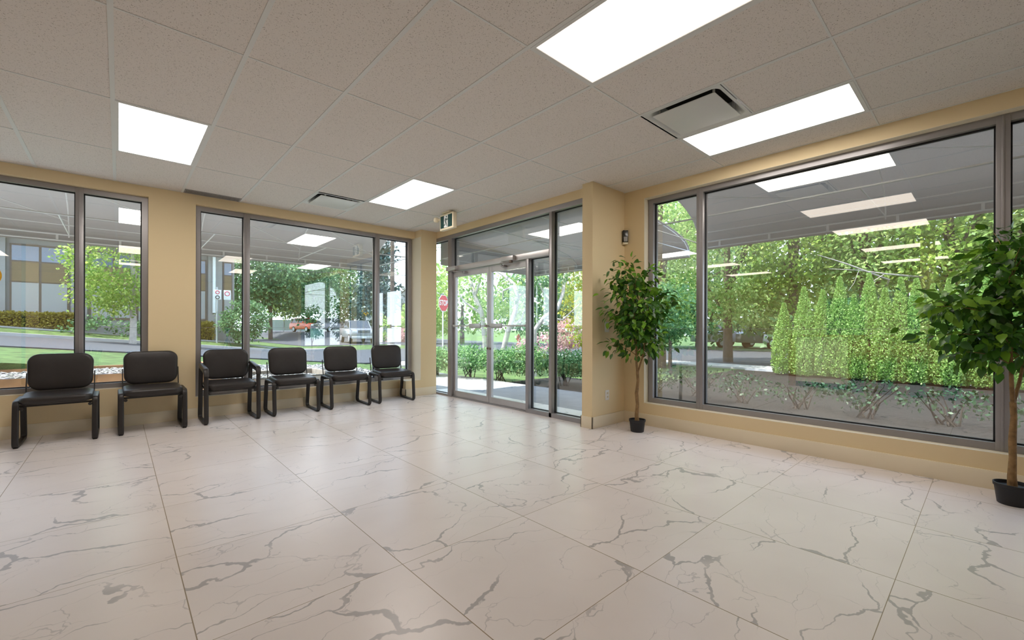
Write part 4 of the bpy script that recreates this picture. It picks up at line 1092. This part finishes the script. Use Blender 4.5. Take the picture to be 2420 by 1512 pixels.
HB = [((5.75, 9.05, -.06), .46, .74, 'leafy hedge bush left of the doors, below the stop sign'), ((6.15, 8.25, -.06), .50, .78, 'leafy hedge bush behind the left door leaf'), ((6.45, 7.45, -.06), .50, .74, 'leafy hedge bush behind the meeting stiles of the doors'),
      ((6.65, 6.75, -.06), .46, .84, 'squarely clipped hedge bush behind the right door leaf'), ((6.95, 5.95, -.06), .50, .72, 'leafy hedge bush behind the narrow sidelight'), ((7.15, 5.20, -.06), .52, .76, 'leafy hedge bush at the right end of the storefront glass')]
for k, (loc, r, h, lab) in enumerate(HB): bush(loc, r, h, lab, 70 + k, n=3000)
HL = ['under the narrow left pane', 'just right of the first mullion', 'left of the cedar row', 'below the left end of the cedar row', 'below the second group of cedars', 'below the middle cedars', 'below the right cedars', 'below the last cedars', 'behind the ficus at the right edge']
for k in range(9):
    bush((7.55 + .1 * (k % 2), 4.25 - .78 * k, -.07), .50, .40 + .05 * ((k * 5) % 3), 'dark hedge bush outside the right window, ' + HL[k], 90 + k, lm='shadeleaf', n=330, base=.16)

# ochre hedge before the grey building
def box_hedge(x0, x1, y0, y1, z0, z1, label, seed, n):
    rng = np.random.default_rng(seed)
    P = np.stack([rng.uniform(x0, x1, n), rng.uniform(y0, y1, n), rng.uniform(z0, z1, n)], 1)
    f = rng.integers(0, 3, n)
    P[f == 0, 1] = y0 + rng.normal(0, .03, (f == 0).sum()); P[f == 1, 2] = z1 + rng.normal(0, .03, (f == 1).sum())
    A = rng.normal(0, .8, (n, 3)) + np.array([0, -.4, .4]); N_ = rng.normal(0, .6, (n, 3)) + np.array([0, -.6, .6])
    L = rng.uniform(.07, .12, n)
    h = empty('clipped_hedge', (0, 0, 0), 0, label, 'hedge', 'ochre hedges across the street')
    leaf_mesh('foliage', P, A, N_, L, L * .6, M['ochre'], h)
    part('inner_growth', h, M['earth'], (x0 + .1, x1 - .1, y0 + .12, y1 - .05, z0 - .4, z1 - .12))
    return h
box_hedge(-9, -1.2, 26.15, 26.9, .8, 1.68, 'ochre clipped hedge across the street, behind the first window', 120, 14000)
box_hedge(1.2, 3.6, 26.15, 26.9, .55, 1.35, 'ochre clipped hedge across the street, behind the left pane of the second window', 121, 5000)
tree('low_shrub', (-.6, 25.2, .75), 'low dark and reddish shrubs at the foot of the maple across the street', None, [], [(0, 0, .35, 1.0, .5, .4), (1.7, .2, .3, .8, .5, .4)], 900, .15, M['deepleaf'], None, 122, clump=.15, cat='shrub')

# ---- grey building across the street
bd = empty('grey_building', (0, 27.0, 0), 0, 'pale grey commercial building with tall panelled windows across the street', 'building')
part('main_wall', bd, M['concgrey'], (-16, 4.6, .12, 9, -.2, 8.5))
for (a, b) in ((-16, -6.2), (-4.3, -3.45), (-1.55, -1.05), (.70, 1.25), (3.42, 4.02)):
    part('pilaster', bd, M['concgrey'], (a, b, -.06, .13, -.2, 8.5))
def bwin(x0, x1):
    w = part('window', bd, M['brown'], (x0, x1, .06, .14, 1.5, 4.62))
    xm = (x0 + x1) / 2
    for (a, b) in (((x0 + .06, xm - .04), (xm + .04, x1 - .06)) if x1 - x0 > 1.0 else ((x0 + .05, x1 - .05),)):
        part('pane', w, M['winglass'], (a, b, .045, .06, 3.92, 4.54)); part('brown_panel', w, M['brownpanel'], (a, b, .045, .06, 3.05, 3.86)); part('pale_panel', w, M['palepanel'], (a, b, .045, .06, 1.58, 3.0))
for a, b in ((-6.1, -4.4), (-3.35, -1.62), (-.98, .64), (1.32, 3.36), (4.08, 4.5)): bwin(a, b)
m = MB(); m.tube([(3.66, -.12, 1.9), (3.66, -.12, 4.1), (3.66, -.12, 4.9)], .07, 10); m.build('downspout', M['signwhite'], bd, 50)
part('eave', bd, M['concgrey'], (-16, 5.0, -.9, .2, 5.15, 5.4))

# ---- gabled house
hs = empty('gabled_house', (31.5, 56, .5), -.35, 'dark house with a white trimmed gable at the right of the second window', 'house')
m = MB(); m.box(-4, 6, 0, 6, -.6, 3.2); m.prism([(-4, 3.2), (2, 3.2), (-1, 6.0)], 6, Matrix.Rotation(PI / 2, 4, 'X') @ Matrix.Translation((0, 0, -6))); m.build('walls', M['siding'], hs)
m = MB(); m.prism([(-4.4, 2.9), (-1, 6.15), (2.4, 2.9), (2.4, 3.2), (-1, 6.5), (-4.4, 3.2)], 6.6, Matrix.Rotation(PI / 2, 4, 'X') @ Matrix.Translation((0, 0, -6.3))); m.box(1, 6.5, -.2, 6.2, 4.6, 5.8); m.build('roof', M['roof'], hs)
m = MB(); m.tube([(-4.5, -.35, 2.9), (-1, -.35, 6.35), (2.5, -.35, 2.9)], .14, 6); m.build('gable_trim', M['signwhite'], hs)
for x in (-2.6, .2, 3.0, 4.6):
    w = part('window', hs, M['signwhite'], (x, x + 1.1, -.08, .02, 1.2, 2.8)); part('pane', w, M['winglass'], (x + .1, x + .5, -.1, -.07, 1.3, 2.7), (x + .6, x + 1.0, -.1, -.07, 1.3, 2.7))

# ---- vehicles
def car(name, loc, rz, paint, label, prof, cabin, L, W, wheel_r=.34, pickup=False):
    """front faces -y; prof/cabin are side outlines (y, z)"""
    c = empty(name, loc, rz, label, 'car')
    def body(m, outline, w, inset=0.0, mat_=None):
        m.prism([(p[0], p[1]) for p in outline], w, Matrix.Translation((-w / 2, 0, 0)) @ Matrix(((0, 0, 1, 0), (1, 0, 0, 0), (0, 1, 0, 0), (0, 0, 0, 1))))
    m = MB(); body(m, prof, W)
    bmesh.ops.bevel(m.bm, geom=m.bm.edges[:], offset=.07, segments=3, affect='EDGES', profile=.6, clamp_overlap=True)
    b = m.build('body', paint, c, 40)
    m = MB(); body(m, cabin, W * .86); bmesh.ops.bevel(m.bm, geom=m.bm.edges[:], offset=.06, segments=2, affect='EDGES', clamp_overlap=True)
    for v in m.bm.verts:
        zz = cabin[0][1]
        if v.co.z > zz + .1: v.co.x *= .88
    g_ = m.build('glasshouse', M['carglass'], c, 40)
    zt = max(p[1] for p in cabin); ys_ = [p[0] for p in cabin if p[1] > zt - .05]
    m = MB(); m.box(-W * .37, W * .37, min(ys_) + .05, max(ys_) - .05, zt - .03, zt + .03, bev=.02)
    for sx in (-1, 1):
        m.tube([(sx * W * .43, cabin[0][0], cabin[0][1]), (sx * W * .385, min(ys_), zt)], .035, 6); m.tube([(sx * W * .43, cabin[-1][0], cabin[-1][1]), (sx * W * .385, max(ys_), zt)], .04, 6)
        ymid = (min(ys_) + max(ys_)) / 2; m.tube([(sx * W * .43, ymid, cabin[0][1]), (sx * W * .385, ymid, zt)], .035, 6)
    m.build('roof', paint, c, 40)
    for sx in (-1, 1):
        for y in (-L / 2 + .85, L / 2 - .95):
            m = MB(); m.lathe([(0, -.1), (wheel_r * .9, -.1), (wheel_r, -.06), (wheel_r, .06), (wheel_r * .9, .1), (0, .1)], n=24, M=Matrix.Translation((sx * (W / 2 - .09), y, wheel_r)) @ Matrix.Rotation(PI / 2, 4, 'Y'))
            w = m.build('wheel', M['tyre'], c, 40)
            m = MB(); m.lathe([(0, 0), (wheel_r * .62, 0), (wheel_r * .6, .02), (0, .03)], n=18, M=Matrix.Translation((sx * (W / 2 + .008), y, wheel_r)) @ Matrix.Rotation(sx * PI / 2, 4, 'Y'))
            m.build('hub', M['galv'], w, 40)
        zf = prof[2][1] - .16
        part('headlight', c, M['headlamp'], (sx * W * .36 - .17, sx * W * .36 + .17, -L / 2 - .03, -L / 2 + .1, zf - .09, zf + .09), bev=.02)
        part('mirror', c, paint, (min(sx * W * .5, sx * (W * .5 + .2)), max(sx * W * .5, sx * (W * .5 + .2)), cabin[0][0] + .25, cabin[0][0] + .37, cabin[0][1] + .03, cabin[0][1] + .2), bev=.02)
    gr = part('grille', c, M['dark'], (-.42, .42, -L / 2 - .035, -L / 2 + .05, zf - .12, zf + .10), bev=.01)
    for k in range(3): part('chrome_bar', gr, M['galv'], (-.40, .40, -L / 2 - .045, -L / 2 - .03, zf - .09 + k * .07, zf - .07 + k * .07))
    part('bumper', c, paint if not pickup else M['galv'], (-W * .48, W * .48, -L / 2 - .09, -L / 2 + .1, .38, .58), bev=.04)
    part('licence_plate', c, M['signwhite'], (-.16, .16, -L / 2 - .10, -L / 2 - .088, .42, .55))
    return c
suvp = [(-2.2, .35), (-2.22, .62), (-2.15, .95), (-1.05, 1.08), (2.0, 1.08), (2.2, .9), (2.2, .35)]
suvc = [(-1.15, 1.04), (-.35, 1.58), (1.55, 1.60), (2.0, 1.04)]
pkp = [(-2.6, .42), (-2.62, .75), (-2.55, 1.08), (-1.25, 1.18), (2.6, 1.18), (2.6, .45)]
pkc = [(-1.3, 1.14), (-.65, 1.72), (.75, 1.74), (.95, 1.14)]
car('orange_car', (16.44, 53.8, .655), .25, M['carred'], 'orange red hatchback parked in the lot behind the second window', suvp, suvc, 4.4, 1.8)
car('dark_car', (18.4, 51.9, .66), -.95, M['cardark'], 'dark parked car just right of the orange red hatchback', suvp, suvc, 4.4, 1.85)
car('pickup_truck', (14.2, 34.0, -.045), -.20, M['carsilver'], 'silver pickup truck facing the window from the street', pkp, pkc, 5.2, 1.85, .38, True)
car('white_car', (30.5, 12.0, -.08), 1.2, M['carwhite'], 'white parked car far beyond the right window, left one', suvp, suvc, 4.4, 1.8)
car('lilac_car', (31.0, 9.4, -.08), 1.3, M['carsilver'], 'silver parked car far beyond the right window, nearer the cedars', suvp, suvc, 4.4, 1.8)

# ---- signs, hydrant, poles
def sign_frame(loc, face_to=(0, 0)):
    return math.atan2(face_to[1] - loc[1], face_to[0] - loc[0]) + PI / 2     # local -y points at face_to
st = empty('stop_sign', (10.97, 16.63, -.08), sign_frame((10.97, 16.63)) + .98, 'red octagonal stop sign on a pale post left of the doors', 'sign')
m = MB(); m.tube([(0, .04, 0), (0, .04, 2.7)], .03, 8); m.build('post', M['signwhite'], st, 50)
octo = lambda r: [(r * math.cos(PI / 8 + k * PI / 4), r * math.sin(PI / 8 + k * PI / 4)) for k in range(8)]
RX = Matrix.Translation((0, 0, 2.35)) @ Matrix.Rotation(PI / 2, 4, 'X')
m = MB(); m.prism(octo(.405), .012, RX @ Matrix.Translation((0, 0, -.012))); pl = m.build('border', M['signwhite'], st)
m = MB(); m.prism(octo(.378), .006, RX); fcp = m.build('plate', M['stopred'], st)
def text(s_, name, size, mat_, parent, loc, rot, ext=.004, sx=1.0):
    cu = bpy.data.curves.new(name, 'FONT'); cu.body = s_; cu.size = size; cu.align_x = 'CENTER'; cu.align_y = 'CENTER'; cu.extrude = ext; cu.offset = size * .018
    tmp = bpy.data.objects.new('tmp', cu); C.objects.link(tmp)
    dg = bpy.context.evaluated_depsgraph_get(); dg.update()
    me = bpy.data.meshes.new_from_object(tmp.evaluated_get(dg)); bpy.data.objects.remove(tmp); bpy.data.curves.remove(cu)
    me.materials.clear()
    o = link_mesh(name, me, mat_, parent); o.location = loc; o.rotation_euler = rot; o.scale = (sx, 1, 1)
    return o
text('STOP', 'lettering', .34, M['signwhite'], fcp, (0, -.011, 2.355), (PI / 2, 0, 0), sx=.82)
wy = empty('warning_sign', (16.96, 38.56, -.08), sign_frame((16.96, 38.56)), 'yellow diamond warning sign behind the silver pickup truck', 'sign')
m = MB(); m.tube([(0, .04, 0), (0, .04, 2.9)], .035, 8); m.build('post', M['galv'], wy, 50)
m = MB(); m.prism([(.42, 0), (0, .42), (-.42, 0), (0, -.42)], .01, Matrix.Translation((0, 0, 2.75)) @ Matrix.Rotation(PI / 2, 4, 'X')); pl = m.build('diamond_plate', M['yellow'], wy)
m = MB(); m.prism([(-.05, -.2), (.03, -.2), (.03, .0), (.12, .0), (-.01, .18), (-.14, .0), (-.05, .0)], .006, Matrix.Translation((0, -.012, 2.75)) @ Matrix.Rotation(PI / 2, 4, 'X')); m.build('arrow', M['gasket'], pl)
part('small_plate', wy, M['signwhite'], (.0, .55, -.008, .004, 1.95, 2.25))
for k, (dx, rings) in enumerate(((0.0, 2), (.40, 1))):
    s_ = empty('parking_sign', (3.55 + dx, 25.05, 0), -.1, ['white parking sign with two red rings on the thin post', 'white parking sign with one red ring beside the thin post'][k], 'sign', 'no parking signs by the grey building')
    part('plate', s_, M['signwhite'], (-.145, .145, -.01, .01, 2.50, 2.97), bev=.004)
    for q in range(rings):
        m = MB(); zc = 2.85 - .24 * q if rings == 2 else 2.80; R_ = .075 if rings == 2 else .10
        m.tube([(R_ * math.cos(2 * PI * e / 20), -.014, zc + R_ * math.sin(2 * PI * e / 20)) for e in range(20)], .018, 6, closed=True); m.build('red_ring', M['stopred'] if q == 0 else M['gasket'], s_)
    if k == 0:
        m = MB(); m.tube([(-.02, .04, .3), (-.02, .04, 3.1)], .04, 8); m.build('post', M['galv'], s_, 50)
hy = empty('fire_hydrant', (22.63, 24.03, -.08), sign_frame((22.63, 24.03)), 'red fire hydrant on the lawn behind the right door leaf', 'hydrant')
m = MB(); m.lathe([(0, 0), (.17, 0), (.17, .06), (.12, .08), (.12, .52), (.15, .54), (.15, .60), (.11, .68), (.05, .74), (.03, .80), (0, .80)], n=20); m.build('barrel', M['hydrantred'], hy, 40)
m = MB(); m.lathe([(0, -.2), (.06, -.2), (.06, .2), (0, .2)], n=12, M=Matrix.Translation((0, 0, .42)) @ Matrix.Rotation(PI / 2, 4, 'Y')); m.build('outlet_cap', M['hydrantred'], hy, 40)
ub = empty('utility_box', (13.6, 41.6, -.05), .3, 'grey green utility cabinet before the dark parked car', 'cabinet')
part('body', ub, M['tealbox'], (-.45, .45, -.35, .35, 0, 1.05), bev=.02); part('lid', ub, M['tealbox'], (-.5, .5, -.4, .4, 1.05, 1.12), bev=.02)
fn = empty('lot_fence', (14, 62, .68), -.2, 'pale green fence at the back of the parking lot', 'fence')
part('panel', fn, M['fence'], (0, 16, 0, .05, .1, 1.5))
for k in range(9): part('post', fn, M['galv'], (k * 2 - .05, k * 2 + .05, -.06, 0, 0, 1.6))
# utility poles and overhead cables
PP = [(13.2, 26.0), (26.5, 44.0), (40, 62)]
for k, (x, y) in enumerate(PP[:2]):
    p = empty('utility_pole', (x, y, -.08), .6, ['tall timber utility pole at the street corner', 'timber utility pole behind the conifer'][k], 'utility pole', 'utility poles along the street')
    m = MB(); m.tube([(0, 0, 0), (0, 0, 11)], [.15, .10], 10); m.build('pole', M['barkdark'], p, 50)
    part('crossarm', p, M['barkdark'], (-1.1, 1.1, -.05, .05, 10.2, 10.32))
def cable(a, b, sag, lab):
    m = MB(); m.tube([tuple(Vector(a).lerp(Vector(b), t_ / 14) - Vector((0, 0, sag * 4 * (t_ / 14) * (1 - t_ / 14)))) for t_ in range(15)], .022, 5)
    tag(m.build('overhead_cable', M['cable'], None), lab, 'cable', 'overhead cables')
CL = ['highest overhead cable crossing the sky left of the doors', 'second overhead cable from the top, left of the doors', 'third overhead cable from the top, left of the doors', 'lowest overhead cable, left of the doors', 'overhead cable sloping up to the right behind the house gable']
for k, z in enumerate((9.6, 9.1, 7.6, 6.4)): cable((-6, 60, z + 1.5), (34, 24, z - .6), .5, CL[k])
cable((10, 60, 4.5), (46, 46, 13), .4, CL[4])

# ---- decal on the first window glass
dc = empty('window_decal', (-.985, YL + .122, 1.705), 0, 'orange flame shaped sticker at the left edge of the first window', 'sticker')
pts = [(0, .20), (.022, .155), (.048, .11)] + [(.098 * math.cos(math.radians(a)), -.05 + .11 * math.sin(math.radians(a))) for a in range(55, -236, -10)] + [(-.048, .11), (-.022, .155)]
m = MB(); m.prism(pts, .0015, Matrix.Rotation(PI / 2, 4, 'X')); m.build('backing', M['orange'], dc)
m = MB(); m.prism([(.052 * math.cos(2 * PI * k / 24), -.03 + .075 * math.sin(2 * PI * k / 24)) for k in range(24)], .001, Matrix.Translation((0, -.0016, 0)) @ Matrix.Rotation(PI / 2, 4, 'X')); m.build('oval', M['mauve'], dc)
